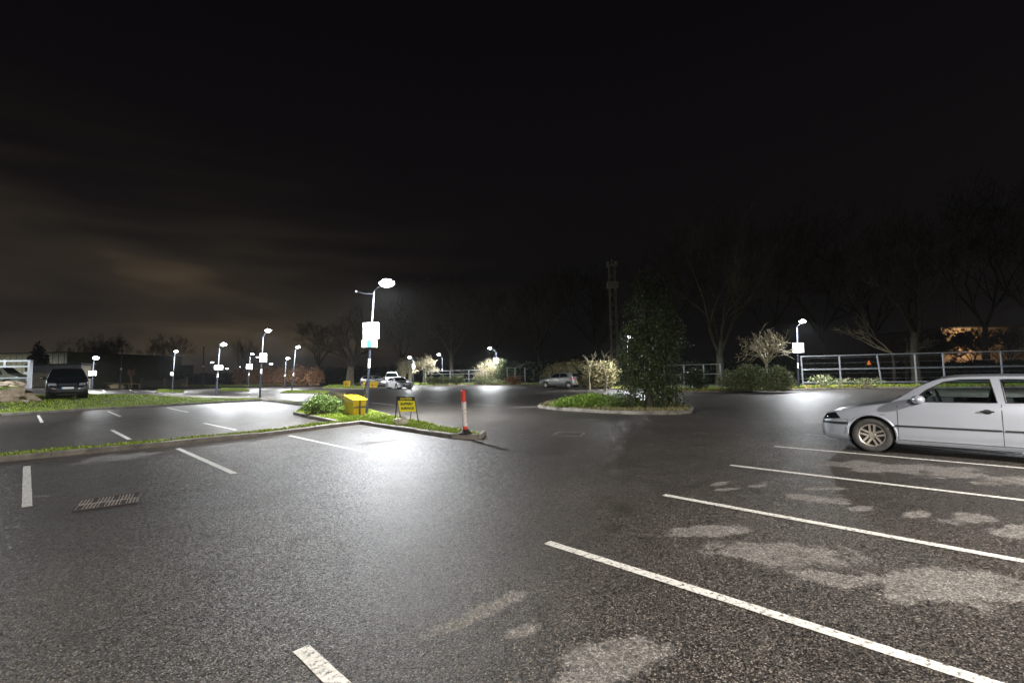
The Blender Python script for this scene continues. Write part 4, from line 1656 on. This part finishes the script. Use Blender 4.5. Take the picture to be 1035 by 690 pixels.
# ------------------------------------------------------------------ buildings
def building(x0, x1, y0, y1, h, label, wall, roof, fascia=None, ribs=False, windows=(), zb=None, cat='building'):
    cx_, cy_ = (x0 + x1) / 2, (y0 + y1) / 2
    g = G(cx_, y0) if zb is None else zb
    e = empty('building', (cx_, cy_, g))
    tag(e, label, cat)
    L, W = x1 - x0, y1 - y0
    w = MB().box((0, 0, h / 2 - .5), (L, W, h + 1))
    wo = w.build('wall', wall, e)
    if ribs:
        rb = MB()
        n = int(L / .9)
        for i in range(n):
            rb.box((-L / 2 + (i + .5) * L / n, -W / 2 - .02, h / 2), (.12, .05, h * .96))
        rb.build('ribs', wall, wo)
    MB().box((0, 0, h + .06), (L + .6, W + .6, .14)).build('roof', roof, e)
    if fascia:
        MB().box((0, -W / 2 - .22, h - .3), (L + .5, .12, .9)).build('fascia', fascia, e)
    for (fx_, fz, ww, wh) in windows:
        fo = MB().box((fx_, -W / 2 - .03, fz), (ww + .2, .08, wh + .2)).build('window', M['sign_back'], e)
        MB().box((fx_, -W / 2 - .075, fz), (ww, .02, wh)).build('pane', M['window_blue'], fo)
    return e


def xu(u, Y):
    return T(u, 380, Y).x


Ys = 72
zt_ = T(30, 357, Ys).z
building(xu(-120, Ys), xu(67, Ys), Ys, Ys + 25, zt_ - 1.0, 'large green clad shed behind the metal gate', M['cladding'], M['roofdark'], ribs=True, zb=1.0)
Yw = 52
building(xu(30, Yw), xu(82, Yw), Yw, Yw + 1.2, T(50, 369, Yw).z - 1.0, 'low cream building with a grey fascia behind the black car', M['render'], M['roofdark'], fascia=M['roofedge'], zb=1.0)
building(xu(95, 140), xu(172, 140), 140, 150, 5.5, 'distant dark low building with faint blue windows beyond the gates', M['brick'], M['roofdark'],
         windows=[(-9 + 3.6 * i, 2.6, 1.5, 2.0) for i in range(6)], zb=0)
Yh = 66
building(xu(955, Yh), xu(1120, Yh), Yh, Yh + 14, T(1000, 331, Yh).z, 'brown house lit by a warm lamp behind the trees at right', M['brick'], M['roofdark'], zb=0)
p = T(978, 344, Yh - 1.2)
e = empty('wall_lamp', p)
tag(e, 'warm bright lamp on the brown house seen through the branches', 'lamp')
MB().ell((0, 0, 0), (.28, .2, .24), 12).build('bulb', M['warm'], e, smooth=True)
MB().box((0, .6, .1), (.15, 1.1, .15)).build('bracket', M['trim'], e)
ld = bpy.data.lights.new('lamp_light', 'POINT')
ld.energy = 1000
ld.color = (1, .66, .36)
ld.shadow_soft_size = .3
lo = bpy.data.objects.new('lamp_light', ld)
COL.objects.link(lo)
lo.parent = e
lo.location = (0, -.45, 0)


# masts
def mast(u, vbase_Y, vtop, label, w=.85, box_v=None, mat='steel'):
    Y = vbase_Y
    bx = T(u, 380, Y)
    hgt = T(u, vtop, Y).z
    e = empty('mast', (bx.x, Y, 0))
    tag(e, label, 'mast')
    sh = MB()
    for k in (-1, 1):
        for j in (-1, 1):
            sh.tube([(k * w / 2, j * w / 2, 0), (k * w / 2 * .8, j * w / 2 * .8, hgt)], .05, 5)
    n = int(hgt / 1.2)
    for i in range(n):
        z = i * 1.2
        sh.tube([(-w / 2, -w / 2, z), (w / 2, -w / 2, z + 1.2)], .025, 4)
        sh.tube([(w / 2, w / 2, z), (-w / 2, w / 2, z + 1.2)], .025, 4)
    sh.build('lattice', M[mat], e)
    hdm = MB()
    hdm.box((-.5, -.1, hgt + .1), (.35, .4, .8)).box((.5, -.1, hgt + .2), (.4, .4, .6)).box((0, 0, hgt), (1.2, .15, .15)).box((0, 0, hgt + .35), (.2, .2, .9))
    hdm.build('antenna', M['sign_back'], e, bevel=.05)
    if box_v:
        z = T(u, box_v, Y).z
        MB().box((0, -.1, z), (1.35, 1.0, .8)).build('equipment_box', M['sign_back'], e, bevel=.04)
    return e


mast(622, 60, 268, 'lattice mast left of the evergreen tree, with a box below its head', box_v=288, mat='render')
mast(972, 95, 283, 'distant mast above the house lit by a warm lamp', w=.8, box_v=301)


# ------------------------------------------------------------------ vegetation
def branches(mb, p, d, length, r, depth, rnd, spread=.6, seg=4, up=.15, kink=.18, kids=(2, 3), shrink=.68, minr=.006, sides=5):
    pts, rad = [Vector(p)], [r]
    q = Vector(p)
    dd = Vector(d).normalized()
    for i in range(seg):
        dd = (dd + Vector((rnd.uniform(-kink, kink), rnd.uniform(-kink, kink), rnd.uniform(-kink, kink) * .6 + up * .25))).normalized()
        q = q + dd * (length / seg)
        pts.append(Vector(q))
        rad.append(max(minr, r * (1 - .42 * (i + 1) / seg)))
    mb.tube(pts, rad, sides if r > .05 else (4 if r > .02 else 3), cap=False)
    if depth <= 0:
        return
    nk = rnd.randint(*kids)
    for k in range(nk + 1):
        i = seg if k == 0 else rnd.randint(max(1, seg // 2), seg)
        a = rnd.uniform(0, 2 * PI)
        ax = dd.orthogonal()
        ax.rotate(Matrix.Rotation(a, 3, dd))
        nd = (dd + ax * rnd.uniform(spread * .6, spread * 1.35) * (0.4 if k == 0 else 1)).normalized()
        nd.z += up * .6
        branches(mb, pts[i], nd, length * rnd.uniform(shrink * .8, shrink * 1.15), max(minr, rad[i] * (.8 if k == 0 else .62)), depth - 1, rnd, spread, max(2, seg - 1) if depth > 3 else seg, up, kink, kids, shrink, minr, sides)


def bare_tree(base, h, seed, label, r=.25, trunk=.28, depth=5, mat='bark_dark', crown=None, group=None, spread=.6, name='bare_tree', nmain=4, kids=(2, 3), minr=.012, up=.2, cat='tree'):
    rnd = random.Random(seed)
    e = empty(name, base)
    tag(e, label, cat, group)
    th = h * trunk
    t = MB()
    pts = [Vector((0, 0, -.1)), Vector((0, 0, th * .15)), Vector((rnd.uniform(-.1, .1), rnd.uniform(-.1, .1), th * .6)), Vector((rnd.uniform(-.15, .15), 0, th))]
    t.tube(pts, [r * 1.35, r, r * .88, r * .75], 12, cap=False)
    t.build('trunk', M[mat], e, smooth=True)
    c = MB()
    for k in range(nmain):
        a = 2 * PI * k / nmain + rnd.uniform(-.4, .4)
        s = spread * rnd.uniform(.5, 1.2)
        d = Vector((math.cos(a) * s, math.sin(a) * s, 1))
        branches(c, pts[3] - Vector((0, 0, rnd.uniform(0, th * .2))), d, h * .27, r * .5, depth, rnd, spread, 4, up, .18, kids, .70, minr)
    c.build('crown', M[crown or mat], e, smooth=True, ang=80)
    return e


def leaf_cloud(blobs, n, size, seed, holes=.25, elong=1.6, droop=0):
    """blobs: (cx,cy,cz,rx,ry,rz); small two-triangle leaves, denser to the outside"""
    rnd = random.Random(seed)
    vol = [b[3] * b[4] * b[5] for b in blobs]
    tot = sum(vol)
    mb = MB()
    for b, v in zip(blobs, vol):
        cnt = int(n * v / tot)
        for _ in range(cnt):
            th = math.acos(rnd.uniform(-1, 1))
            ph = rnd.uniform(0, 2 * PI)
            rr = rnd.random() ** .38
            dirv = Vector((math.sin(th) * math.cos(ph), math.sin(th) * math.sin(ph), math.cos(th)))
            w = 1 + .38 * noise.noise(dirv * 2.6 + Vector((seed, b[0], b[2])))
            p = Vector((b[0] + dirv.x * b[3] * rr * w, b[1] + dirv.y * b[4] * rr * w, b[2] + dirv.z * b[5] * rr * w))
            if noise.noise(p * (1.2 / max(.25, min(b[3], b[5]))) * 1.6 + Vector((seed * 3.1, 0, 0))) < -holes + .0 and rnd.random() < .85:
                continue
            s = size * rnd.uniform(.6, 1.4)
            ax = Vector((rnd.gauss(0, 1), rnd.gauss(0, 1), rnd.gauss(0, 1) - droop)).normalized()
            bx = ax.orthogonal().normalized()
            bx.rotate(Matrix.Rotation(rnd.uniform(0, PI), 3, ax))
            a = ax * s * elong
            c = bx * s * .5
            if p.z < .02:
                p.z = .02 + rnd.random() * .1
            mb.add([p - a * .5, p + c * .8 , p + a * .5, p - c * .8], [(0, 1, 2, 3)])
    return mb


def shrub(base, blobs, n, size, seed, label, mat, cat='bush', name='shrub', group=None, stems=8, stem_mat='bark', twigs=0, holes=.25, elong=1.6):
    e = empty(name, base)
    tag(e, label, cat, group)
    rnd = random.Random(seed)
    if n:
        leaf_cloud(blobs, n, size, seed, holes, elong).build('foliage', M[mat], e)
    st = MB()
    for k in range(stems):
        b = rnd.choice(blobs)
        q = Vector((b[0] + rnd.uniform(-.7, .7) * b[3], b[1] + rnd.uniform(-.7, .7) * b[4], b[2] + b[5] * rnd.uniform(.2, .95)))
        s0 = Vector((b[0] * .8 + rnd.uniform(-.2, .2), b[1] * .8, 0))
        mid = (s0 + q) / 2 + Vector((rnd.uniform(-.15, .15), rnd.uniform(-.15, .15), .1))
        st.tube([s0, mid, q], [.025, .018, .006], 4, cap=False)
        for _ in range(twigs):
            f = rnd.uniform(.3, 1)
            s1 = mid.lerp(q, f)
            d = Vector((rnd.gauss(0, 1), rnd.gauss(0, 1), rnd.uniform(.2, 1.5))).normalized() * rnd.uniform(.25, .6) * b[5]
            st.tube([s1, s1 + d * .6, s1 + d + Vector((0, 0, .05))], [.009, .006, .003], 3, cap=False)
    if stems:
        st.build('stems', M[stem_mat], e)
    return e


# evergreen tree on the middle island
bp = P(656, 412.3, .1)
k = bp.y / FPX     # metres per pixel there


def blob(u, v, ru, rv, depth=None, off=0):
    c = T(u, v, bp.y) - bp
    return (c.x, off, c.z, ru * k, (depth or ru) * k, rv * k)


e = shrub(bp, [blob(656, 390, 33, 22, 24), blob(652, 368, 34, 24, 24), blob(660, 345, 34, 26, 24), blob(656, 320, 28, 27, 20), blob(658, 297, 20, 22, 14),
               blob(648, 285, 9, 15, 7), blob(668, 300, 15, 20, 10), blob(676, 402, 17, 12, 12), blob(632, 400, 11, 12, 9), blob(683, 340, 11, 22, 8), blob(633, 345, 9, 22, 8), blob(655, 275, 5, 8, 4)],
          42000, .052, 7, 'large dark evergreen tree on the middle island', 'holly', cat='tree', name='evergreen_tree', stems=46, stem_mat='bark_dark', twigs=3, holes=.10, elong=1.5)
MB().tube([(0, 0, -.1), (.05, 0, 1.5), (-.05, 0, 3.4), (0, 0, 5.0)], [.16, .13, .09, .03], 10).build('trunk', M['bark_dark'], e, smooth=True)

# low juniper in front on the middle island
jb = P(600, 411.2, .1)
kj = jb.y / FPX


def jblob(u, v, ru, rv):
    c = T(u, v, jb.y) - jb
    return (c.x, 0, c.z, ru * kj, ru * kj * .7, rv * kj)


shrub(jb, [jblob(582, 406, 21, 6.5), jblob(605, 405.5, 20, 7.5), jblob(596, 401.5, 14, 5), jblob(566, 408.5, 11, 3.5)], 9000, .035, 8,
      'low bright green spreading shrub at the left end of the middle island', 'juniper', stems=20, elong=2.6)
jb = P(628, 412.3, .1)
shrub(jb, [jblob(622, 405, 14, 7.5), jblob(638, 408, 13, 5)], 4200, .035, 9, 'dull green low shrub against the foot of the evergreen tree', 'bushleaf', stems=12, elong=2.0)

# bush on the near nose
nb = P(326, 419.0, .1)
kn = nb.y / FPX


def nblob(u, v, ru, rv, off=0):
    c = T(u, v, nb.y) - nb
    return (c.x, off, c.z, ru * kn, ru * kn * .8, rv * kn)


shrub(nb, [nblob(315, 411, 11, 7.5), nblob(328, 408, 13, 10), nblob(338, 410, 9, 9.5), nblob(322, 404, 9, 6)], 9000, .035, 12,
      'leafy green bush on the near strip left of the yellow bins', 'bushleaf', stems=14, elong=1.8)
nb = P(343, 410.5, .1)
kn = nb.y / FPX
shrub(nb, [nblob(340, 401.5, 13, 4.5), nblob(356, 402.5, 8, 3.5)], 2500, .04, 14, 'dry pinkish low bush behind the yellow bins', 'straw', stems=16, twigs=3, elong=2.6)

# right-hand bushes before the fence (base about y=395)
def bush_at(u, v, items, n, size, seed, label, mat, **kw):
    b = P(u, v, .08)
    kk = b.y / FPX
    bl = []
    for (uu, vv, ru, rv) in items:
        c = T(uu, vv, b.y) - b
        bl.append((c.x, 0, c.z, ru * kk, ru * kk * .75, rv * kk))
    return shrub(b, bl, n, size, seed, label, mat, **kw)


bush_at(758, 394.6, [(738, 384, 14, 11), (757, 381, 18, 14), (748, 388, 20, 8)], 9500, .07, 21, 'broad dark green bush left of the right-hand lamp post', 'olive', twigs=3)
bush_at(786, 395.2, [(785, 383, 17, 14), (793, 388, 10, 10), (775, 388, 14, 8)], 8500, .07, 22, 'rounded grey green bush touching the right-hand lamp post', 'olive', twigs=3)
bush_at(704, 394.4, [(702, 383, 13, 11), (708, 388, 9, 6)], 4000, .07, 23, 'small very dark bush just right of the evergreen tree', 'ivy')
bush_at(838, 392.0, [(832, 384, 14, 6), (850, 386, 10, 4)], 700, .07, 24, 'thin brambles growing through the end of the steel fence', 'olive', twigs=5, stems=14, stem_mat='twig_pale')
bush_at(876, 391.8, [(876, 386, 15, 4)], 500, .07, 25, 'low brambles at the foot of the steel fence beyond the silver car', 'olive', twigs=5, stems=10, stem_mat='twig_pale')
# behind the small hatchback
bush_at(570, 390.0, [(568, 376, 20, 10), (585, 374, 20, 11), (560, 381, 14, 8)], 8000, .10, 26, 'dry olive hedge behind the pale small hatchback', 'straw', twigs=4, stems=30, stem_mat='twig_pale')
bush_at(606, 392.2, [(602, 377, 16, 13), (614, 378, 13, 14), (598, 384, 14, 8)], 8000, .09, 27, 'straw coloured bush right of the small hatchback', 'straw', twigs=5, stems=40, stem_mat='twig_pale')
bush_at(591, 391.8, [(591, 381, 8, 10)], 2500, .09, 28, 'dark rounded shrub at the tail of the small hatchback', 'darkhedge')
# bush with the lamp in it
bush_at(497, 388.2, [(491, 376, 11, 11), (501, 374, 10, 12), (484, 381, 8, 6)], 1700, .09, 29, 'dry bare bush with the lamp post standing in it', 'straw', twigs=9, stems=60, stem_mat='twig_pale')
bush_at(507, 388.2, [(508, 371, 7, 9), (505, 380, 8, 6)], 2000, .09, 30, 'ivy covered stems on the right of the dry bush', 'ivy', twigs=3)
bush_at(485, 389.0, [(484, 384, 9, 5), (499, 386, 9, 3.5), (512, 386, 6, 3)], 2800, .08, 31, 'low green weeds in front of the dry bush', 'olive')
bush_at(520, 389.4, [(519, 384, 9, 5)], 1200, .09, 32, 'brown dead bracken under the short pale railing', 'russet')
bush_at(455, 389.6, [(448, 384, 9, 4.5), (462, 383, 9, 5), (436, 384, 7, 4)], 3200, .10, 33, 'low olive scrub along the distant railing', 'olive', twigs=2)
bush_at(411, 388.0, [(407, 372, 6, 11), (415, 371, 5, 11)], 1400, .11, 34, 'tall pale upright stems behind the white coupe', 'straw', twigs=8, stems=50, stem_mat='twig_pale')
# russet hedge
RG = 'russet shrubs of the far hedge'
rl = [('leftmost and dullest russet shrub of the far hedge', 241, 6, 8), ('russet shrub just right of the square white board', 257, 8, 10), ('bright orange russet shrub right of the tall white board', 272, 8, 11),
      ('russet shrub left of the slim leaning lamp', 285, 8, 11), ('widest russet shrub right of the slim leaning lamp', 303, 11, 12), ('rightmost russet shrub of the far hedge', 318, 9, 10)]
for i, (lab, u, ru, rv) in enumerate(rl):
    bush_at(u, 389.6, [(u, 379, ru, rv * .85), (u - ru * .5, 382, ru * .7, rv * .6), (u + ru * .5, 381, ru * .7, rv * .65)], 2600, .13, 60 + i, lab, 'russet', group=RG, twigs=7, stems=34, stem_mat='twig_russet')

# dark hedges at the back
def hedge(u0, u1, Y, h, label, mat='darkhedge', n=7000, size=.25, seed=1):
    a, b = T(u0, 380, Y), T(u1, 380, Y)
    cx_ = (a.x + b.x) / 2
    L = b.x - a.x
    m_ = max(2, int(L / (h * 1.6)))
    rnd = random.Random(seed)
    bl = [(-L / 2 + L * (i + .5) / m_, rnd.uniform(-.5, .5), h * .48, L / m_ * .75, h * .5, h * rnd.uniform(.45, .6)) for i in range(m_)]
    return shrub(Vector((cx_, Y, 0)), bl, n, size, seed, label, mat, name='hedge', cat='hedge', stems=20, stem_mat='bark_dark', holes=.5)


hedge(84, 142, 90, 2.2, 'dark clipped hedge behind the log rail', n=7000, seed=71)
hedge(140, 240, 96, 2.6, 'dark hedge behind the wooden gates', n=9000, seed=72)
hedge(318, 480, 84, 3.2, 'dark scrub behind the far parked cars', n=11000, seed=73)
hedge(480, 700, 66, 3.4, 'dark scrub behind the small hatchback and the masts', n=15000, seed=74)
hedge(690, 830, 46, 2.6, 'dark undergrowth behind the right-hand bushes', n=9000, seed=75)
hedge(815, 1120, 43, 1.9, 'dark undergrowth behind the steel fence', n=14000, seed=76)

# trees
TG = 'bare trees at the back of the car park'


def btree(u, vb, vt, seed, label, Y=None, **kw):
    b = P(u, vb) if Y is None else T(u, vb, Y)
    b.z = G(b.x, b.y) + .05
    h = T(u, vt, b.y).z - b.z
    return bare_tree(b, h / 1.02, seed, label, group=TG, **kw)


btree(354, 390.4, 300, 101, 'bare tree with a thick pale lit trunk by the far yellow bins', r=.55, trunk=.22, mat='bark', crown='bark_dark', depth=5, spread=.75)
btree(457, 388, 285, 102, 'tall bare tree behind the distant railing', Y=70, r=.32, depth=5)
btree(545, 388, 270, 103, 'tall dim bare tree behind the pale small hatchback', Y=72, r=.35, depth=5)
btree(604, 388, 255, 104, 'tall dim bare tree left of the lattice mast', Y=75, r=.35, depth=5)
btree(728, 392, 190, 105, 'great bare tree with widely forked limbs right of the evergreen', Y=44, r=.38, trunk=.16, depth=5, spread=.65, minr=.014)
btree(836, 390, 220, 106, 'tall bare tree behind the left end of the steel fence', Y=50, r=.3, depth=5)
btree(927, 391, 215, 107, 'bare tree with a thick trunk close behind the steel fence', Y=38.5, r=.32, trunk=.30, mat='bark', crown='bark_dark', depth=5)
for i_, (u_, l_) in enumerate([(948, 'bare thicket tree left of the warm lit house'), (985, 'bare thicket tree hiding the middle of the warm lit house'), (1022, 'bare thicket tree before the right part of the warm lit house')]):
    btree(u_, 390, 322, 160 + i_, l_, Y=60 - i_, r=.14, trunk=.2, depth=5, nmain=5, spread=.9, minr=.024)
btree(1000, 390, 190, 108, 'bare tree before the warm lit house', Y=48, r=.3, depth=5, spread=.7)
btree(1060, 390, 180, 109, 'bare tree at the right edge of the picture', Y=42, r=.32, depth=5)
btree(112, 388, 333, 110, 'bare round headed tree behind the tall plain pole', Y=95, r=.35, trunk=.25, depth=5, spread=.8)
btree(84, 388, 338, 115, 'smaller bare tree just right of the green shed', Y=100, r=.3, trunk=.25, depth=5, spread=.8)
btree(172, 388, 334, 111, 'bare dark tree behind the right-hand wooden gate', Y=105, r=.35, depth=5, spread=.7)
btree(243, 388, 338, 112, 'dim bare tree behind the left end of the russet hedge', Y=100, r=.3, depth=4)
btree(322, 388, 318, 113, 'dim bare tree behind the right end of the russet hedge', Y=95, r=.3, depth=5)
btree(405, 388, 300, 114, 'bare tree rising behind the white van', Y=82, r=.3, depth=5)
btree(497, 388, 290, 116, 'bare tree rising behind the dry bush', Y=78, r=.3, depth=5)
btree(680, 388, 235, 117, 'dim bare tree behind the evergreen tree', Y=60, r=.35, depth=5)
btree(778, 390, 215, 118, 'dim bare tree behind the pale fan shaped tree', Y=56, r=.3, depth=5)
btree(885, 390, 215, 119, 'slim bare tree behind the middle of the steel fence', Y=58, r=.3, depth=5)
# small dark conifer against the shed
b = T(38, 380, 66)
o = leaf_cloud([(0, 0, 3.0, 1.2, 1.2, 2.0), (0, 0, 5.0, .6, .6, 1.1)], 2500, .2, 88)
e = empty('conifer', (b.x, 66, 1.0))
tag(e, 'small dark conifer standing against the green shed', 'tree')
o.build('crown', M['darkhedge'], e)
MB().tube([(0, 0, 0), (0, 0, 4.5)], [.15, .03], 6).build('trunk', M['bark_dark'], e)
# sapling by the log rail
b = on_ground(133, 390.5, 77)
bare_tree(b, 3.0, 131, 'thin reddish sapling between the plain pole and the gates', r=.10, trunk=.6, depth=2, mat='twig_russet', name='sapling', minr=.02)


# pale lit small trees
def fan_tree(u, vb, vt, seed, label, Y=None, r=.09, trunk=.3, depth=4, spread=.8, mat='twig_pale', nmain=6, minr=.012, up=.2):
    b = P(u, vb) if Y is None else T(u, vb, Y)
    b.z = .08
    h = T(u, vt, b.y).z - b.z
    return bare_tree(b, h, seed, label, r=r, trunk=trunk, depth=depth, mat=mat, spread=spread, nmain=nmain, name='small_tree', minr=minr, up=up)


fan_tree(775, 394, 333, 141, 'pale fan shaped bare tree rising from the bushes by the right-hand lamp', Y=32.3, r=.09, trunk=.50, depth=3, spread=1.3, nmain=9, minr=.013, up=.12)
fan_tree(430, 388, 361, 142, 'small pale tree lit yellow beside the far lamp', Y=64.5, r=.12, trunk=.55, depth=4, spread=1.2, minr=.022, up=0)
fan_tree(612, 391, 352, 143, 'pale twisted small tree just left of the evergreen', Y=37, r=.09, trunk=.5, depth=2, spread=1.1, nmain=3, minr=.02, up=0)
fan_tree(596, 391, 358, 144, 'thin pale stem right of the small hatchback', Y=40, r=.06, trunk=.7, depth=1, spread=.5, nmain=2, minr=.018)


def bough(u0, v0, u1, v1, Y, label, seed):
    a, b = T(u0, v0, Y), T(u1, v1, Y)
    rnd = random.Random(seed)
    g = Vector((a.x, Y, .05))
    e = empty('leaning_tree', g)
    tag(e, label, 'tree')
    a -= g
    b -= g
    MB().tube([(0, 0, 0), (.05, 0, a.z * .6), a], [.14, .11, .08], 8).build('trunk', M['bark_dark'], e, smooth=True)
    c = MB()
    d = b - a
    for k in range(3):
        dd = d.normalized() + Vector((rnd.uniform(-.2, .2), rnd.uniform(-.4, .4), rnd.uniform(.0, .5)))
        branches(c, a, dd, d.length * rnd.uniform(.45, .7), .06, 3, rnd, .55, 4, .06, .28, (1, 3), .6, .012)
    c.build('crown', M['twig_pale'], e, smooth=True, ang=80)


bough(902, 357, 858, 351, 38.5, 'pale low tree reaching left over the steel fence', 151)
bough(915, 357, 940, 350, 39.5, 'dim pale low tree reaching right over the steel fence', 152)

# orange cone hung on fence
e = MB().lathe([(.0, .35), (.05, .33), (.14, .02), (.17, 0)], n=12).build('traffic_cone', M['orange'], loc=T(878.5, 368.5, rp[0].y - .1), smooth=True)
tag(e, 'small orange cone stuck on the steel fence behind the silver car', 'traffic cone')

# ------------------------------------------------------------------ night sky
w = bpy.data.worlds.new('World')
sc.world = w
w.use_nodes = True
nt = w.node_tree
bg = nt.nodes['Background']
tc = NN(nt, 'ShaderNodeTexCoord')
L = nt.links.new
sep = NN(nt, 'ShaderNodeSeparateXYZ')
L(tc.outputs['Generated'], sep.inputs[0])
base = ramp(nt, sep.outputs['Z'], [(0.0, (.0028, .0025, .0025)), (0.12, (.0030, .0026, .0027)), (0.35, (.0030, .0025, .0029)), (0.65, (.0020, .0015, .0021))])
mp = NN(nt, 'ShaderNodeMapping')
mp.inputs['Scale'].default_value = (1.1, 1.1, 5.5)
mp.inputs['Location'].default_value = (.35, .2, .1)
mp.inputs['Rotation'].default_value = (0, R(9), 0)
L(tc.outputs['Generated'], mp.inputs['Vector'])
nz = NN(nt, 'ShaderNodeTexNoise', Scale=1.25, Detail=3.5, Roughness=.5, Distortion=.25)
L(mp.outputs[0], nz.inputs['Vector'])
cl = ramp(nt, nz.outputs['Fac'], [(.45, (0, 0, 0)), (.60, (.25, .25, .25)), (.74, (1, 1, 1))])
# clouds are brightest to the west (left), over the town
mk = NN(nt, 'ShaderNodeMapRange', interpolation_type='SMOOTHSTEP')
mk.inputs['From Min'].default_value = .15
mk.inputs['From Max'].default_value = -.72
L(sep.outputs['X'], mk.inputs['Value'])
mk2 = NN(nt, 'ShaderNodeMapRange', interpolation_type='SMOOTHSTEP')
mk2.inputs['From Min'].default_value = .46
mk2.inputs['From Max'].default_value = .20
L(sep.outputs['Z'], mk2.inputs['Value'])
m1 = NN(nt, 'ShaderNodeMath', operation='MULTIPLY')
L(mk.outputs[0], m1.inputs[0])
L(mk2.outputs[0], m1.inputs[1])
m2 = NN(nt, 'ShaderNodeMath', operation='MULTIPLY')
L(m1.outputs[0], m2.inputs[0])
L(cl, m2.inputs[1])
add = NN(nt, 'ShaderNodeMix', data_type='RGBA', blend_type='ADD')
L(m2.outputs[0], add.inputs[0])
L(base, add.inputs[6])
add.inputs[7].default_value = (.050, .0375, .0210, 1)
# town glow low on the western horizon
gw = NN(nt, 'ShaderNodeMapRange', interpolation_type='SMOOTHSTEP')
gw.inputs['From Min'].default_value = -.1
gw.inputs['From Max'].default_value = -.75
L(sep.outputs['X'], gw.inputs['Value'])
gz = NN(nt, 'ShaderNodeMapRange', interpolation_type='SMOOTHSTEP')
gz.inputs['From Min'].default_value = .42
gz.inputs['From Max'].default_value = -.05
L(sep.outputs['Z'], gz.inputs['Value'])
gm_ = NN(nt, 'ShaderNodeMath', operation='MULTIPLY')
L(gw.outputs[0], gm_.inputs[0])
L(gz.outputs[0], gm_.inputs[1])
add2 = NN(nt, 'ShaderNodeMix', data_type='RGBA', blend_type='ADD')
L(gm_.outputs[0], add2.inputs[0])
L(add.outputs[2], add2.inputs[6])
add2.inputs[7].default_value = (.0140, .0115, .0102, 1)
L(add2.outputs[2], bg.inputs['Color'])
bg.inputs['Strength'].default_value = 1.0

# ------------------------------------------------------------------ thin haze volume added to give the lamps a glow
hz_ = MB().box((0, 50, 12), (420, 380, 34)).build('haze', M['pit'])
hm = bpy.data.materials.new('haze')
hm.use_nodes = True
hm.node_tree.nodes.remove(hm.node_tree.nodes['Principled BSDF'])
pv = hm.node_tree.nodes.new('ShaderNodeVolumePrincipled')
pv.inputs['Density'].default_value = 2.4e-4
pv.inputs['Color'].default_value = (.9, .92, .95, 1)
pv.inputs['Anisotropy'].default_value = .3
hm.node_tree.links.new(pv.outputs[0], hm.node_tree.nodes['Material Output'].inputs['Volume'])
hz_.data.materials.clear()
hz_.data.materials.append(hm)
tag(hz_, 'thin haze added to make a glow round the lamps', 'haze', kind='stuff')

# ------------------------------------------------------------------ render settings
vs_ = sc.view_settings
vs_.view_transform = 'Standard'
vs_.look = 'None'
vs_.gamma = 1
vs_.exposure = 0.4
vs_.use_curve_mapping = False
sc.render.engine = 'CYCLES'
sc.cycles.use_denoising = True
sc.cycles.max_bounces = 5
sc.cycles.diffuse_bounces = 2
sc.cycles.glossy_bounces = 3
sc.cycles.transparent_max_bounces = 12
sc.cycles.sample_clamp_indirect = 4
sc.cycles.caustics_reflective = False
sc.cycles.caustics_refractive = False
